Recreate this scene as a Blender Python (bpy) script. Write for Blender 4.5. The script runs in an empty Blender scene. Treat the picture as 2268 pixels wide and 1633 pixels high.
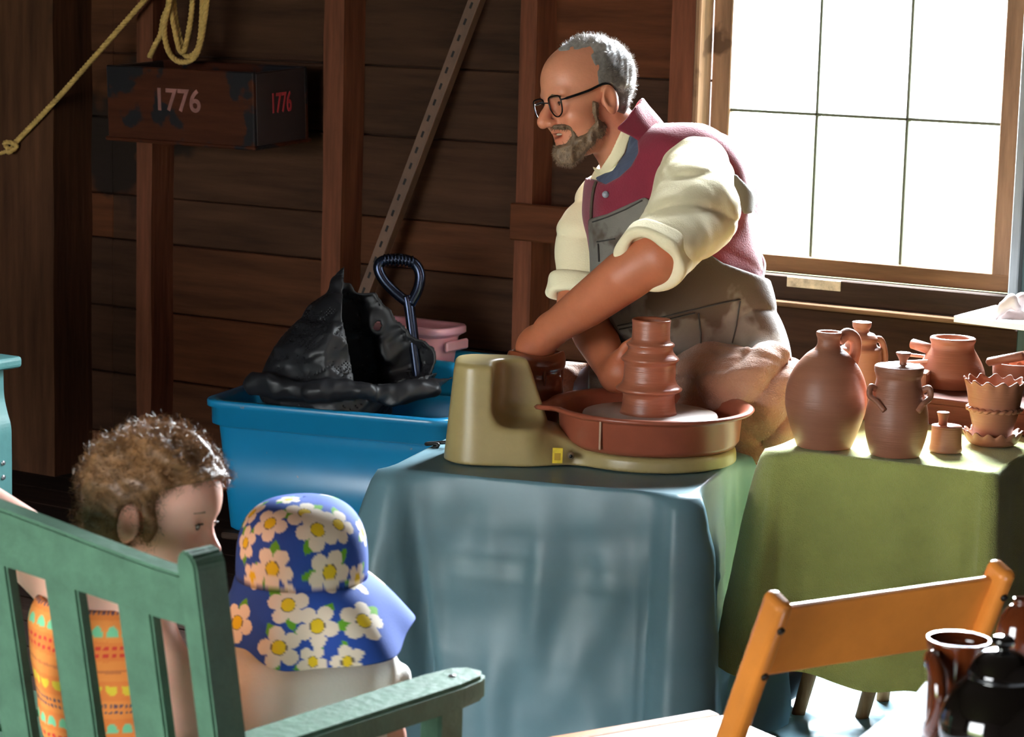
import bpy, bmesh, math, random
import numpy as np
from mathutils import Vector, Matrix, noise as mnoise
random.seed(7); RNG = np.random.default_rng(7)
SC = bpy.context.scene
COL = SC.collection

# ------------------------------------------------------------------ camera
FPX, CX, CY = 5350.0, 1134.0, 816.5
_d, _ro, CH = math.radians(8.88), math.radians(1.55), 1.52
_fh = np.array([-.528, .849, 0.]); _fh /= np.linalg.norm(_fh)
_r0 = np.array([_fh[1], -_fh[0], 0.])
FW = _fh*math.cos(_d)+np.array([0, 0, -math.sin(_d)])
_u0 = np.cross(_r0, FW)
RT = math.cos(_ro)*_r0+math.sin(_ro)*_u0
UP = np.cross(RT, FW)
CAM = np.array([0, 0, CH])
M3 = np.stack([RT, -UP, FW], axis=1)            # camera-space metres (right, down, forward) -> world
cd_ = bpy.data.cameras.new('camera'); cam = bpy.data.objects.new('camera', cd_); COL.objects.link(cam)
mw = Matrix.Identity(4)
for i in range(3):
    mw[i][0] = RT[i]; mw[i][1] = UP[i]; mw[i][2] = -FW[i]; mw[i][3] = CAM[i]
cam.matrix_world = mw
cd_.sensor_width = 36; cd_.lens = FPX/2268*36; cd_.clip_start = .05; cd_.clip_end = 200
cd_.dof.use_dof = True; cd_.dof.focus_distance = 5.0; cd_.dof.aperture_fstop = 10.0
SC.camera = cam

# ------------------------------------------------------------------ light
wd = bpy.data.worlds.new('sky'); SC.world = wd; wd.use_nodes = True
bg = wd.node_tree.nodes['Background']
bg.inputs[0].default_value = (.93, .97, 1, 1); bg.inputs[1].default_value = 26.0
def area(name, loc, rot, sx, sy, power, col):
    l = bpy.data.lights.new(name, 'AREA'); l.shape = 'RECTANGLE'; l.size = sx; l.size_y = sy
    l.energy = power; l.color = col
    o = bpy.data.objects.new(name, l); COL.objects.link(o); o.location = loc; o.rotation_euler = rot
    return o
# daylight standing outside the window and outside the open barn door behind the photographer
area('window_daylight', (-2.85, 6.40, 2.05), (math.radians(-62), 0, math.radians(14)), 1.6, 1.9, 3900, (.86, .91, 1))
area('door_daylight', (-3.1, -2.9, 1.5), (math.radians(90), 0, 0), 3.0, 2.3, 24, (1, .93, .80))
SC.view_settings.view_transform = 'Standard'; SC.view_settings.look = 'None'
SC.view_settings.gamma = 1; SC.view_settings.use_curve_mapping = False
SC.view_settings.exposure = -0.16

# ------------------------------------------------------------------ pixel helpers (photo pixel + distance -> point)
def c(x, y, Z): return np.array([(x-CX)/FPX*Z, (y-CY)/FPX*Z, Z])          # camera space
def W(x, y, Z): return CAM+M3@c(x, y, Z)
def onz(x, y, z):
    r = M3@np.array([(x-CX)/FPX, (y-CY)/FPX, 1.]); return CAM+r*((z-CH)/r[2])
def ony(x, y, Y):
    r = M3@np.array([(x-CX)/FPX, (y-CY)/FPX, 1.]); return CAM+r*(Y/r[1])
def w2c(p): return M3.T@(np.asarray(p, float)-CAM)

# ------------------------------------------------------------------ materials
def S(r, g, b):
    f = lambda v: (v/255/12.92) if v/255 <= .04045 else ((v/255+.055)/1.055)**2.4
    return (f(r), f(g), f(b))
_M = {}
def mat(name, col, rough=.6, var=.18, scale=6., stretch=(1, 1, 1), bump=0., bscale=60., bstretch=None, metallic=0., spec=.5,
        spots=None, spot_scale=14., spot_th=.68, coat=0., sheen=0., trans=0., sss=0., vcol=None, detail=6.):
    if name in _M: return _M[name]
    m = bpy.data.materials.new(name); m.use_nodes = True
    nt = m.node_tree; N = nt.nodes; L = nt.links
    b = N['Principled BSDF']
    tc = N.new('ShaderNodeTexCoord'); mp = N.new('ShaderNodeMapping'); mp.inputs['Scale'].default_value = stretch
    L.new(tc.outputs['Object'], mp.inputs[0])
    nz = N.new('ShaderNodeTexNoise'); nz.inputs['Scale'].default_value = scale; nz.inputs['Detail'].default_value = detail; nz.inputs['Roughness'].default_value = .62
    L.new(mp.outputs[0], nz.inputs['Vector'])
    rp = N.new('ShaderNodeValToRGB'); e = rp.color_ramp.elements
    e[0].position = .28; e[1].position = .72
    e[0].color = (*[max(0, v*(1-var)) for v in col], 1); e[1].color = (*[min(1, v*(1+var)) for v in col], 1)
    L.new(nz.outputs['Fac'], rp.inputs[0]); out = rp.outputs[0]
    if vcol:
        at = N.new('ShaderNodeVertexColor'); at.layer_name = vcol
        mx = N.new('ShaderNodeMixRGB'); mx.blend_type = 'MULTIPLY'; mx.inputs[0].default_value = 1
        L.new(out, mx.inputs[1]); L.new(at.outputs[0], mx.inputs[2]); out = mx.outputs[0]
    if spots:
        n2 = N.new('ShaderNodeTexNoise'); n2.inputs['Scale'].default_value = spot_scale; n2.inputs['Detail'].default_value = 4
        L.new(tc.outputs['Object'], n2.inputs['Vector'])
        r2 = N.new('ShaderNodeValToRGB'); r2.color_ramp.elements[0].position = spot_th; r2.color_ramp.elements[1].position = min(1, spot_th+.04)
        L.new(n2.outputs['Fac'], r2.inputs[0])
        mx = N.new('ShaderNodeMixRGB'); mx.inputs[2].default_value = (*spots, 1)
        L.new(r2.outputs[0], mx.inputs[0]); L.new(out, mx.inputs[1]); out = mx.outputs[0]
    L.new(out, b.inputs['Base Color'])
    b.inputs['Roughness'].default_value = rough; b.inputs['Metallic'].default_value = metallic
    b.inputs['Specular IOR Level'].default_value = spec; b.inputs['Coat Weight'].default_value = coat
    b.inputs['Coat Roughness'].default_value = .08
    b.inputs['Sheen Weight'].default_value = sheen; b.inputs['Transmission Weight'].default_value = trans
    if sss:
        b.inputs['Subsurface Weight'].default_value = sss; b.inputs['Subsurface Radius'].default_value = (.012, .004, .002); b.inputs['Subsurface Scale'].default_value = 1
    if bump:
        nb = N.new('ShaderNodeTexNoise'); nb.inputs['Scale'].default_value = bscale; nb.inputs['Detail'].default_value = 5
        mb = N.new('ShaderNodeMapping'); mb.inputs['Scale'].default_value = bstretch or stretch
        L.new(tc.outputs['Object'], mb.inputs[0]); L.new(mb.outputs[0], nb.inputs['Vector'])
        bp = N.new('ShaderNodeBump'); bp.inputs['Strength'].default_value = bump; bp.inputs['Distance'].default_value = .004
        L.new(nb.outputs['Fac'], bp.inputs['Height']); L.new(bp.outputs[0], b.inputs['Normal'])
    _M[name] = m
    return m

# ------------------------------------------------------------------ objects
def tag(o, label=None, cat=None, group=None, kind=None):
    if label: o['label'] = label
    if cat: o['category'] = cat
    if group: o['group'] = group
    if kind: o['kind'] = kind
    return o
def thing(name, loc, label, cat, group=None):
    o = bpy.data.objects.new(name, None); COL.objects.link(o); o.location = loc; o.empty_display_size = .05
    return tag(o, label, cat, group)
def link(name, me, m, parent=None, smooth=False):
    o = bpy.data.objects.new(name, me); COL.objects.link(o)
    if m is not None and not me.materials: me.materials.append(m)
    if parent is not None:
        o.parent = parent
        o.matrix_parent_inverse = Matrix.Translation(-absloc(parent))
    if smooth:
        me.polygons.foreach_set('use_smooth', [True]*len(me.polygons))
    return o
def absloc(o):
    v = Vector(o.location)
    if o.parent: v = o.parent.matrix_parent_inverse.inverted().translation*0+v   # parents keep child data in world space
    return v
def base_origin(o, at=None):
    """shift a world-space mesh so that its object's origin sits at the base"""
    me = o.data; n = len(me.vertices); a = np.empty(n*3, np.float32); me.vertices.foreach_get('co', a); a = a.reshape(-1, 3)
    if at is None: at = np.array([(a[:, 0].min()+a[:, 0].max())/2, (a[:, 1].min()+a[:, 1].max())/2, a[:, 2].min()])
    a -= np.asarray(at, np.float32); me.vertices.foreach_set('co', a.ravel()); me.update(); o.location = at
    return o
def mesh(name, V, Fc):
    me = bpy.data.meshes.new(name); me.from_pydata([tuple(map(float, v)) for v in V], [], [tuple(map(int, f)) for f in Fc]); me.update(); return me
def bm_mesh(name, bm):
    bmesh.ops.recalc_face_normals(bm, faces=bm.faces[:])
    me = bpy.data.meshes.new(name); bm.to_mesh(me); bm.free(); return me
def frame(ax=(1, 0, 0), up=(0, 0, 1)):
    x = np.array(ax, float); x /= np.linalg.norm(x); z = np.array(up, float); z -= x*(z@x); z /= np.linalg.norm(z)
    return np.stack([x, np.cross(z, x), z], axis=1)
def box_bm(bm, cen, size, rot=None, bev=.004, seg=1):
    rot = np.eye(3) if rot is None else rot
    r = bmesh.ops.create_cube(bm, size=1)
    for v in r['verts']:
        p = np.array(v.co)*np.array(size); v.co = Vector(np.asarray(cen)+rot@p)
    bm.normal_update()
    if bev:
        es = list({e for v in r['verts'] for e in v.link_edges})
        bmesh.ops.bevel(bm, geom=es, offset=bev, segments=seg, affect='EDGES', profile=.5)
def box(name, cen, size, m, parent=None, rot=None, bev=.004, seg=1):
    bm = bmesh.new(); box_bm(bm, cen, size, rot, bev, seg); return link(name, bm_mesh(name, bm), m, parent)
def bar(name, a, b, w, h, m, parent=None, up=(0, 0, 1), bev=.004, seg=1):
    a = np.array(a, float); b = np.array(b, float)
    return box(name, (a+b)/2, (np.linalg.norm(b-a), w, h), m, parent, frame(b-a, up), bev, seg)
def tube_vf(path, rad, n=12, closed=False, flat=None):
    P = np.array(path, float); k = len(P)
    rad = np.full(k, rad) if np.isscalar(rad) else np.array(rad)
    T = np.gradient(P, axis=0) if not closed else np.roll(P, -1, 0)-np.roll(P, 1, 0)
    T /= np.linalg.norm(T, axis=1)[:, None]+1e-12
    nrm = np.cross(T[0], [0, 0, 1.]);
    if np.linalg.norm(nrm) < .1: nrm = np.cross(T[0], [0, 1., 0])
    V = []; 
    for i in range(k):
        nrm = nrm-T[i]*(nrm@T[i]); nrm /= np.linalg.norm(nrm); bi = np.cross(T[i], nrm)
        for j in range(n):
            a = 2*math.pi*j/n
            V.append(P[i]+rad[i]*(math.cos(a)*nrm+(flat or 1)*math.sin(a)*bi))
    Fc = []
    for i in range(k if closed else k-1):
        for j in range(n):
            a, b = i*n+j, i*n+(j+1) % n; cc, d = ((i+1) % k)*n+(j+1) % n, ((i+1) % k)*n+j
            Fc.append((a, b, cc, d))
    if not closed:
        Fc.append(tuple(range(n-1, -1, -1))); Fc.append(tuple((k-1)*n+j for j in range(n)))
    return V, Fc
def tube(name, path, rad, m, parent=None, n=12, closed=False, flat=None):
    return link(name, mesh(name, *tube_vf(path, rad, n, closed, flat)), m, parent, True)
def spline(pts, n=8):
    P = np.array(pts, float); out = []
    Q = np.vstack([2*P[0]-P[1], P, 2*P[-1]-P[-2]])
    for i in range(1, len(Q)-2):
        for t in np.linspace(0, 1, n, endpoint=False):
            a, b, cc, d = Q[i-1], Q[i], Q[i+1], Q[i+2]
            out.append(.5*((2*b)+(-a+cc)*t+(2*a-5*b+4*cc-d)*t*t+(-a+3*b-3*cc+d)*t**3))
    out.append(P[-1]); return np.array(out)
def lathe(name, prof, cen, m, parent=None, seg=72, axis=(0, 0, 1), mod=None):
    """profile of (radius, height); ends on the axis are closed"""
    A = frame((1, 0, 0) if abs(axis[2]) > .5 else (0, 0, 1), axis)
    V = []; Fc = []; k = len(prof)
    for i, (r, z) in enumerate(prof):
        for j in range(seg):
            t = 2*math.pi*j/seg; rr, zz = (r, z) if mod is None else mod(i, t, r, z)
            V.append(np.asarray(cen)+A@np.array([rr*math.cos(t), rr*math.sin(t), zz]))
    for i in range(k-1):
        for j in range(seg): Fc.append((i*seg+j, i*seg+(j+1) % seg, (i+1)*seg+(j+1) % seg, (i+1)*seg+j))
    if prof[0][0] > 0: Fc.append(tuple(range(seg-1, -1, -1)))
    if prof[-1][0] > 0: Fc.append(tuple((k-1)*seg+j for j in range(seg)))
    return link(name, mesh(name, V, Fc), m, parent, True)
def sm_prof(pts, n=5):
    return [(max(0, p[0]), p[1]) for p in spline([(a, b, 0) for a, b in pts], n)]

# ------------------------------------------------------------------ sculpting by distance fields (surface nets)
def ell(P, cen, r, A=None):
    q = P-np.asarray(cen, np.float32)
    if A is not None: q = q@np.asarray(A, np.float32)
    r = np.asarray(r, np.float32); k0 = np.linalg.norm(q/r, axis=1); k1 = np.linalg.norm(q/(r*r), axis=1)+1e-9
    return k0*(k0-1)/k1
def cone(P, a, b, ra, rb=None):
    rb = ra if rb is None else rb
    a = np.asarray(a, np.float32); ab = np.asarray(b, np.float32)-a
    q = P-a; t = np.clip((q@ab)/max(1e-9, float(ab@ab)), 0, 1)
    return np.linalg.norm(q-t[:, None]*ab, axis=1)-(ra+t*(rb-ra))
def chain(P, pts, rs, k=.01):
    d = None
    for i in range(len(pts)-1):
        e = cone(P, pts[i], pts[i+1], rs[i], rs[i+1]); d = e if d is None else np.minimum(d, e)
    return d
def smin(a, b, k):
    h = np.clip(.5+.5*(b-a)/k, 0, 1); return b*(1-h)+a*h-k*h*(1-h)
def smax(a, b, k): return -smin(-a, -b, k)
def smins(ds, k):
    d = ds[0]
    for e in ds[1:]: d = smin(d, e, k)
    return d
def px_of(P): return np.stack([P[:, 0]/P[:, 2]*FPX+CX, P[:, 1]/P[:, 2]*FPX+CY], 1)   # camera-space points -> photo pixel
def poly(P2, pts):
    """signed distance to a polygon (negative inside)"""
    V = np.array(pts, np.float32); d = np.full(len(P2), 1e9, np.float32); s = np.ones(len(P2), np.float32)
    for i in range(len(V)):
        a = V[i]; b = V[i-1]; e = b-a; w = P2-a
        t = np.clip((w@e)/float(e@e), 0, 1); q = w-t[:, None]*e; d = np.minimum(d, (q*q).sum(1))
        c1 = P2[:, 1] >= a[1]; c2 = P2[:, 1] < b[1]; c3 = e[0]*w[:, 1] > e[1]*w[:, 0]
        fl = (c1 & c2 & c3) | (~c1 & ~c2 & ~c3); s[fl] *= -1
    return s*np.sqrt(d)
def waves(P, seed, n, k0, k1, ridge=False):
    r = np.random.default_rng(seed); out = np.zeros(len(P), np.float32)
    for i in range(n):
        v = r.normal(size=3); v /= np.linalg.norm(v); k = k0*(k1/k0)**(i/max(1, n-1)); ph = r.uniform(0, 6.28)
        w = np.sin((P@v.astype(np.float32))*k+ph+.8*np.sin((P@np.roll(v, 1).astype(np.float32))*k*.6+ph*2))
        out += (np.abs(w)*2-1 if ridge else w)*(k0/k)**.8
    return out
def sdf(fn, lo, hi, h, m=4):
    lo = np.array(lo, float); n = (np.ceil((np.array(hi)-lo)/(h*m)).astype(int)); N3 = n*m
    ax = [lo[i]+(np.arange(n[i])+.5)*h*m-h*.5 for i in range(3)]
    G = np.stack(np.meshgrid(*ax, indexing='ij'), -1).reshape(-1, 3).astype(np.float32)
    dc = fn(G).reshape(n)
    D = np.repeat(np.repeat(np.repeat(dc, m, 0), m, 1), m, 2).astype(np.float32)
    act = np.argwhere(np.abs(dc) < h*m*1.6+.006)
    off = np.stack(np.meshgrid(*[np.arange(m)]*3, indexing='ij'), -1).reshape(-1, 3)
    I = (act[:, None, :]*m+off[None]).reshape(-1, 3)
    for s in range(0, len(I), 400000):
        J = I[s:s+400000]; D[J[:, 0], J[:, 1], J[:, 2]] = fn((lo+J*h).astype(np.float32))
    sgn = D < 0
    cell = None
    cs = [(i, j, k) for i in (0, 1) for j in (0, 1) for k in (0, 1)]
    sl = lambda o: tuple(slice(o[a], N3[a]-1+o[a]) for a in range(3))
    cnt = sum(sgn[sl(o)].astype(np.int8) for o in cs)
    A = np.argwhere((cnt > 0) & (cnt < 8))
    idx = np.full(N3-1, -1, np.int32); idx[A[:, 0], A[:, 1], A[:, 2]] = np.arange(len(A))
    acc = np.zeros((len(A), 3)); num = np.zeros(len(A))
    for a in range(8):
        for b in range(a+1, 8):
            oa, ob = np.array(cs[a]), np.array(cs[b])
            if np.abs(oa-ob).sum() != 1: continue
            da = D[tuple((A+oa).T)]; db = D[tuple((A+ob).T)]; x = (da < 0) != (db < 0)
            t = np.where(x, da/np.where(x, da-db, 1), 0)
            acc += np.where(x[:, None], oa+(ob-oa)*t[:, None], 0); num += x
    V = lo+(A+acc/num[:, None])*h
    Q = []
    for ax_ in range(3):
        o = [0, 0, 0]; o[ax_] = 1; u, v = (ax_+1) % 3, (ax_+2) % 3
        s0 = sgn[tuple(slice(0, N3[i]-o[i]) for i in range(3))]; s1 = sgn[tuple(slice(o[i], None) for i in range(3))]
        E = np.argwhere(s0 != s1); E = E[(E[:, u] > 0) & (E[:, v] > 0) & (E[:, u] < N3[u]-1) & (E[:, v] < N3[v]-1)]
        ins = sgn[tuple(E.T)]
        def ci(du, dv):
            F_ = E.copy(); F_[:, u] += du; F_[:, v] += dv; return idx[tuple(F_.T)]
        q = np.stack([ci(-1, -1), ci(0, -1), ci(0, 0), ci(-1, 0)], 1); q[~ins] = q[~ins][:, ::-1]
        Q.append(q)
    Q = np.concatenate(Q); Q = Q[(Q >= 0).all(1)]
    return V, Q
def np_mesh(name, V, Q):
    me = bpy.data.meshes.new(name); k = Q.shape[1]
    me.vertices.add(len(V)); me.vertices.foreach_set('co', V.astype(np.float32).ravel())
    me.loops.add(Q.size); me.loops.foreach_set('vertex_index', Q.astype(np.int32).ravel())
    me.polygons.add(len(Q)); me.polygons.foreach_set('loop_start', np.arange(0, Q.size, k, dtype=np.int32)); me.polygons.foreach_set('loop_total', np.full(len(Q), k, np.int32))
    me.update(calc_edges=True); me.polygons.foreach_set('use_smooth', [True]*len(Q)); me.validate(); return me
def to_world(V): return CAM+V@M3.T
def sdf_obj(name, fn, lo, hi, h, m, parent=None, camspace=True, relax=1):
    V, Q = sdf(fn, lo, hi, h)
    for _ in range(relax):       # light smoothing along the surface
        S_ = np.zeros_like(V); n = np.zeros(len(V))
        for a, b in ((0, 1), (1, 2), (2, 3), (3, 0)):
            np.add.at(S_, Q[:, a], V[Q[:, b]]); np.add.at(n, Q[:, a], 1); np.add.at(S_, Q[:, b], V[Q[:, a]]); np.add.at(n, Q[:, b], 1)
        V = V*.5+.5*S_/np.maximum(n, 1)[:, None]
    if camspace: V = to_world(V)
    return link(name, np_mesh(name, V, Q), m, parent)
def set_vcol(o, cols, name='Col'):
    at = o.data.color_attributes.new(name, 'FLOAT_COLOR', 'POINT')
    a = np.ones((len(cols), 4), np.float32); a[:, :3] = cols; at.data.foreach_set('color', a.ravel())
# ================================================================== ROOM
WY = 5.639            # face of the boarding
def grain(name, col, axis, rough=.75, **k):
    st = {'x': (1.2, 14, 14), 'y': (14, 1.2, 14), 'z': (14, 14, 1.2)}[axis]
    return mat(name, col, rough, var=.45, scale=2.2, stretch=st, bump=.5, bscale=5, spec=.12, **k)
WOODS = [grain('wall_board_%d' % i, S(*cl), 'x', spots=S(30, 21, 16), spot_scale=2.4, spot_th=.66) for i, cl in enumerate([(66, 37, 21), (55, 34, 22), (72, 38, 20), (51, 32, 21)])]
STUD = grain('stud_wood', S(92, 52, 35), 'z', spots=S(60, 40, 28), spot_scale=5, spot_th=.66)
POST = grain('post_wood', S(66, 40, 25), 'z', spots=S(56, 36, 24), spot_scale=4, spot_th=.64)
DARK = grain('dark_wood', S(50, 36, 28), 'x')
SILL = grain('sill_wood', S(112, 82, 58), 'x', spots=S(170, 150, 120), spot_scale=7, spot_th=.72)
JAMB = grain('jamb_wood', S(118, 90, 68), 'z', spots=S(80, 58, 42), spot_scale=6, spot_th=.62)
FLOORM = [grain('floor_board_%d' % i, S(*cl), 'x') for i, cl in enumerate([(40, 28, 22), (36, 25, 20), (45, 31, 24)])]
PLAIN = mat('barn_boarding', S(44, 32, 24), .85, var=.4, scale=2, stretch=(8, 8, 1))

XL, XR, YF, ZC = -6.3, 1.6, -2.6, 2.75
GX0, GX1, GZ0, PH = -2.868, -2.127, .865, .366   # lower sash glass, pane height
HX0, HX1, HZ0, HZ1 = -2.925, -2.065, .755, 2.44     # hole in the boarding
# boarding of the window wall: each board a part
wb = bpy.data.objects.new('wall_back', None); COL.objects.link(wb); wb.location = (-3.5, WY, 0); tag(wb, 'dark weathered horizontal boarding behind the potter', kind='structure')
def board(x0, x1, z0, z1, k):
    dz = random.uniform(.002, .005); th = .026; y = WY+random.uniform(0, .004)
    return box('board', ((x0+x1)/2, y+th/2, (z0+z1)/2), (x1-x0, th, z1-z0-dz), WOODS[k % 4], wb, bev=.003, rot=frame((1, 0, random.uniform(-.0012, .0012))))
rows = [0, .125, .315, .523, .733, .872, 1.105, 1.302, 1.515, 1.72, 1.93, 2.15, 2.36, 2.56, ZC]
k = 0
for i in range(len(rows)-1):
    z0, z1 = rows[i], rows[i+1]
    segs = [(XL, -4.97), (-4.97, -4.755), (-4.755, -4.06), (-4.06, -3.42), (-3.42, -2.93)]
    for a, b in segs:
        j0, j1 = (random.uniform(-.007, .007) if i else 0), 0
        board(a, b, z0+j0*0, z1, k+random.randint(0, 3)); k += 1
    if z1 <= HZ0+.1: board(-2.93, XR, z0, min(z1, HZ0-.012), k+1)
    elif z0 >= HZ1-.1: board(-2.93, XR, max(z0, HZ1), z1, k+2)
    else: board(-2.06, XR, max(z0, HZ0-.012), z1, k)
board(-2.93, -2.06, .735, .745, 2)
box('backing', (XL/2-1.465, WY+.05, ZC/2-.05), (HX0-XL, .03, ZC+.1), DARK, wb, bev=0)
box('backing', ((HX1+XR)/2, WY+.05, ZC/2-.05), (XR-HX1, .03, ZC+.1), DARK, wb, bev=0)
box('backing', ((HX0+HX1)/2, WY+.05, HZ0/2-.05), (HX1-HX0, .03, HZ0+.1), DARK, wb, bev=0)
box('backing', ((HX0+HX1)/2, WY+.05, (HZ1+ZC)/2), (HX1-HX0, .03, ZC-HZ1), DARK, wb, bev=0)
# studs, braces and the big corner post
def post(name, x0, x1, dep, m, z0=0, z1=ZC, wob=.006):
    bm = bmesh.new(); n = 14; xs = []
    for i in range(n+1):
        z = z0+(z1-z0)*i/n; a = random.uniform(-wob, wob)*.5; b = random.uniform(-wob, wob)*.5
        xs.append([bm.verts.new((x, y, z)) for x, y in ((x0+a, WY-dep), (x1+b, WY-dep), (x1+b, WY+.002), (x0+a, WY+.002))])
    for i in range(n):
        for j in range(4): bm.faces.new((xs[i][j], xs[i][(j+1) % 4], xs[i+1][(j+1) % 4], xs[i+1][j]))
    bm.faces.new(xs[0][::-1]); bm.faces.new(xs[-1])
    o = link(name, bm_mesh(name, bm), m); base_origin(o); return tag(o, kind='structure')
tag(post('corner_post', -5.42, -5.055, .17, POST), 'broad timber post at the dark end of the barn wall')
tag(post('stud', -4.785, -4.727, .10, STUD), 'slim upright stud behind the wall box')
tag(post('stud', -4.097, -4.03, .10, STUD), 'upright stud between the wall box and the slotted steel bar')
tag(post('stud', -3.449, -3.395, .10, STUD), 'upright stud carrying the short blocking board')
tag(post('stud', -3.01, -2.925, .06, STUD), 'wide stud beside the window casing')
o = box('blocking_board', (-3.27, WY-.108, .905), (.37, .022, .10), WOODS[2], None, bev=.004); base_origin(o); tag(o, 'short horizontal board nailed across the stud beside the potter', kind='structure')
# window
win = bpy.data.objects.new('window_1', None); COL.objects.link(win); win.location = (-2.495, WY, HZ0); tag(win, 'old wooden sash window blown out by daylight', kind='structure')
GLASS = bpy.data.materials.new('window_glass'); GLASS.use_nodes = True
nt = GLASS.node_tree; nt.nodes.clear()
_o = nt.nodes.new('ShaderNodeOutputMaterial'); _t = nt.nodes.new('ShaderNodeBsdfTransparent'); _g = nt.nodes.new('ShaderNodeBsdfGlossy'); _x = nt.nodes.new('ShaderNodeMixShader')
_n = nt.nodes.new('ShaderNodeTexNoise'); _n.inputs['Scale'].default_value = 3
_t.inputs[0].default_value = (.97, .99, .98, 1); _g.inputs['Roughness'].default_value = .05; _x.inputs[0].default_value = .05
nt.links.new(_t.outputs[0], _x.inputs[1]); nt.links.new(_g.outputs[0], _x.inputs[2]); nt.links.new(_x.outputs[0], _o.inputs[0])
PX = (GX1-GX0)/3
MUNT = mat('muntin_paint', S(74, 78, 62), .7)
def sash(z0, y, nm):
    z1 = z0+2*PH
    box(nm, ((GX0+GX1)/2, y, z0-.022), (GX1-GX0+.1, .036, .046), SILL, win, bev=.003)
    box(nm, ((GX0+GX1)/2, y, z1+.018), (GX1-GX0+.1, .036, .038), SILL, win, bev=.003)
    for x in (GX0-.026, GX1+.026): box('sash_stile', (x, y, (z0+z1)/2), (.054, .034, z1-z0+.06), JAMB, win, bev=.003)
    for i in (1, 2): box('muntin', (GX0+PX*i, y, (z0+z1)/2), (.008, .02, 2*PH), MUNT, win, bev=.002)
    box('muntin', ((GX0+GX1)/2, y, z0+PH), (GX1-GX0, .02, .009), MUNT, win, bev=.002)
    for i in range(3):
        for j in range(2):
            box('pane', (GX0+PX*(i+.5), y+.004, z0+PH*(j+.5)), (PX-.008, .003, PH-.008), GLASS, win, bev=0)
sash(GZ0, WY+.02, 'sash_rail'); sash(GZ0+2*PH+.04, WY+.058, 'sash_rail')
box('casing', (HX0-.004, WY-.035, (HZ0+HZ1)/2), (.016, .075, HZ1-HZ0), JAMB, win, bev=.004)
box('casing', (HX0-.035, WY-.02, (HZ0+HZ1)/2), (.012, .06, HZ1-HZ0), JAMB, win, bev=.004)
box('casing', (HX1+.012, WY-.022, (HZ0+HZ1)/2), (.024, .05, HZ1-HZ0), mat('grey_casing', S(105, 112, 112), .6, stretch=(9, 9, 1)), win, bev=.003)
box('casing', ((HX0+HX1)/2, WY-.02, HZ1+.03), (HX1-HX0+.08, .05, .08), JAMB, win, bev=.003)
box('sill_apron', ((HX0+HX1)/2+.02, WY-.012, .787), (HX1-HX0+.03, .05, .062), DARK, win, bev=.003)
box('window_stool', ((HX0+HX1)/2+.04, WY-.03, .748), (HX1-HX0+.06, .075, .014), SILL, win, bev=.003)
box('paint_chip', (-2.585, WY-.0375, .803), (.15, .004, .026), mat('flaked_paint', S(196, 178, 150), .8, var=.5, scale=40), win, bev=.001)
GREENB = mat('dark_green_board', S(38, 62, 58), .6, stretch=(9, 9, 1))
o = box('trim_1', (-2.018, WY-.008, 1.5), (.055, .02, 2.4), GREENB, None, bev=.003); base_origin(o); tag(o, 'dark green board beside the window', kind='structure')
o = box('trim_2', (-1.94, WY-.05, 1.35), (.09, .10, 2.7), STUD, None, bev=.004); base_origin(o); tag(o, 'brown stud beyond the window', kind='structure')
# floor
fl = bpy.data.objects.new('floor', None); COL.objects.link(fl); tag(fl, 'dark worn plank floor of the barn', kind='structure')
box('subfloor', ((XL+XR)/2, (YF+WY)/2, -.04), (XR-XL, WY-YF+.3, .02), DARK, fl, bev=0)
y = YF; i = 0
while y < WY-.001:
    w = .165
    box('floor_board', ((XL+XR)/2, y+w/2, -.0155), (XR-XL, w-.005, .03), FLOORM[i % 3], fl, bev=.003); y += w; i += 1
# rest of the barn: ceiling, side walls, front wall with the wide open door
def shell(name, cen, size, lab): 
    o = box(name, cen, size, PLAIN, None, bev=0); base_origin(o); return tag(o, lab, kind='structure')
shell('ceiling', ((XL+XR)/2, (YF+WY)/2, ZC+.03), (XR-XL+.2, WY-YF+.2, .05), 'plain board ceiling of the barn')
shell('wall_left', (XL-.03, (YF+WY)/2, ZC/2), (.05, WY-YF+.2, ZC), 'boarded end wall of the barn')
shell('wall_right', (XR+.03, (YF+WY)/2, ZC/2), (.05, WY-YF+.2, ZC), 'boarded far end wall of the barn')
DX0, DX1, DZ = -4.6, -1.6, 2.3
fwall = bpy.data.objects.new('wall_front', None); COL.objects.link(fwall); fwall.location = (-2, YF, 0); tag(fwall, 'barn wall with its wide open doorway', kind='structure')
box('wall_panel', ((XL+DX0)/2, YF-.03, ZC/2), (DX0-XL, .05, ZC), PLAIN, fwall, bev=0)
box('wall_panel', ((XR+DX1)/2, YF-.03, ZC/2), (XR-DX1, .05, ZC), PLAIN, fwall, bev=0)
box('wall_panel', ((DX0+DX1)/2, YF-.03, (DZ+ZC)/2), (DX1-DX0, .05, ZC-DZ), PLAIN, fwall, bev=0)
o = box('ground', (-2, 2, -.3), (60, 60, .1), mat('grass_ground', S(120, 135, 70), .9, var=.3, scale=4), None, bev=0); base_origin(o); tag(o, 'grass outside the barn', kind='structure')
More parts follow.
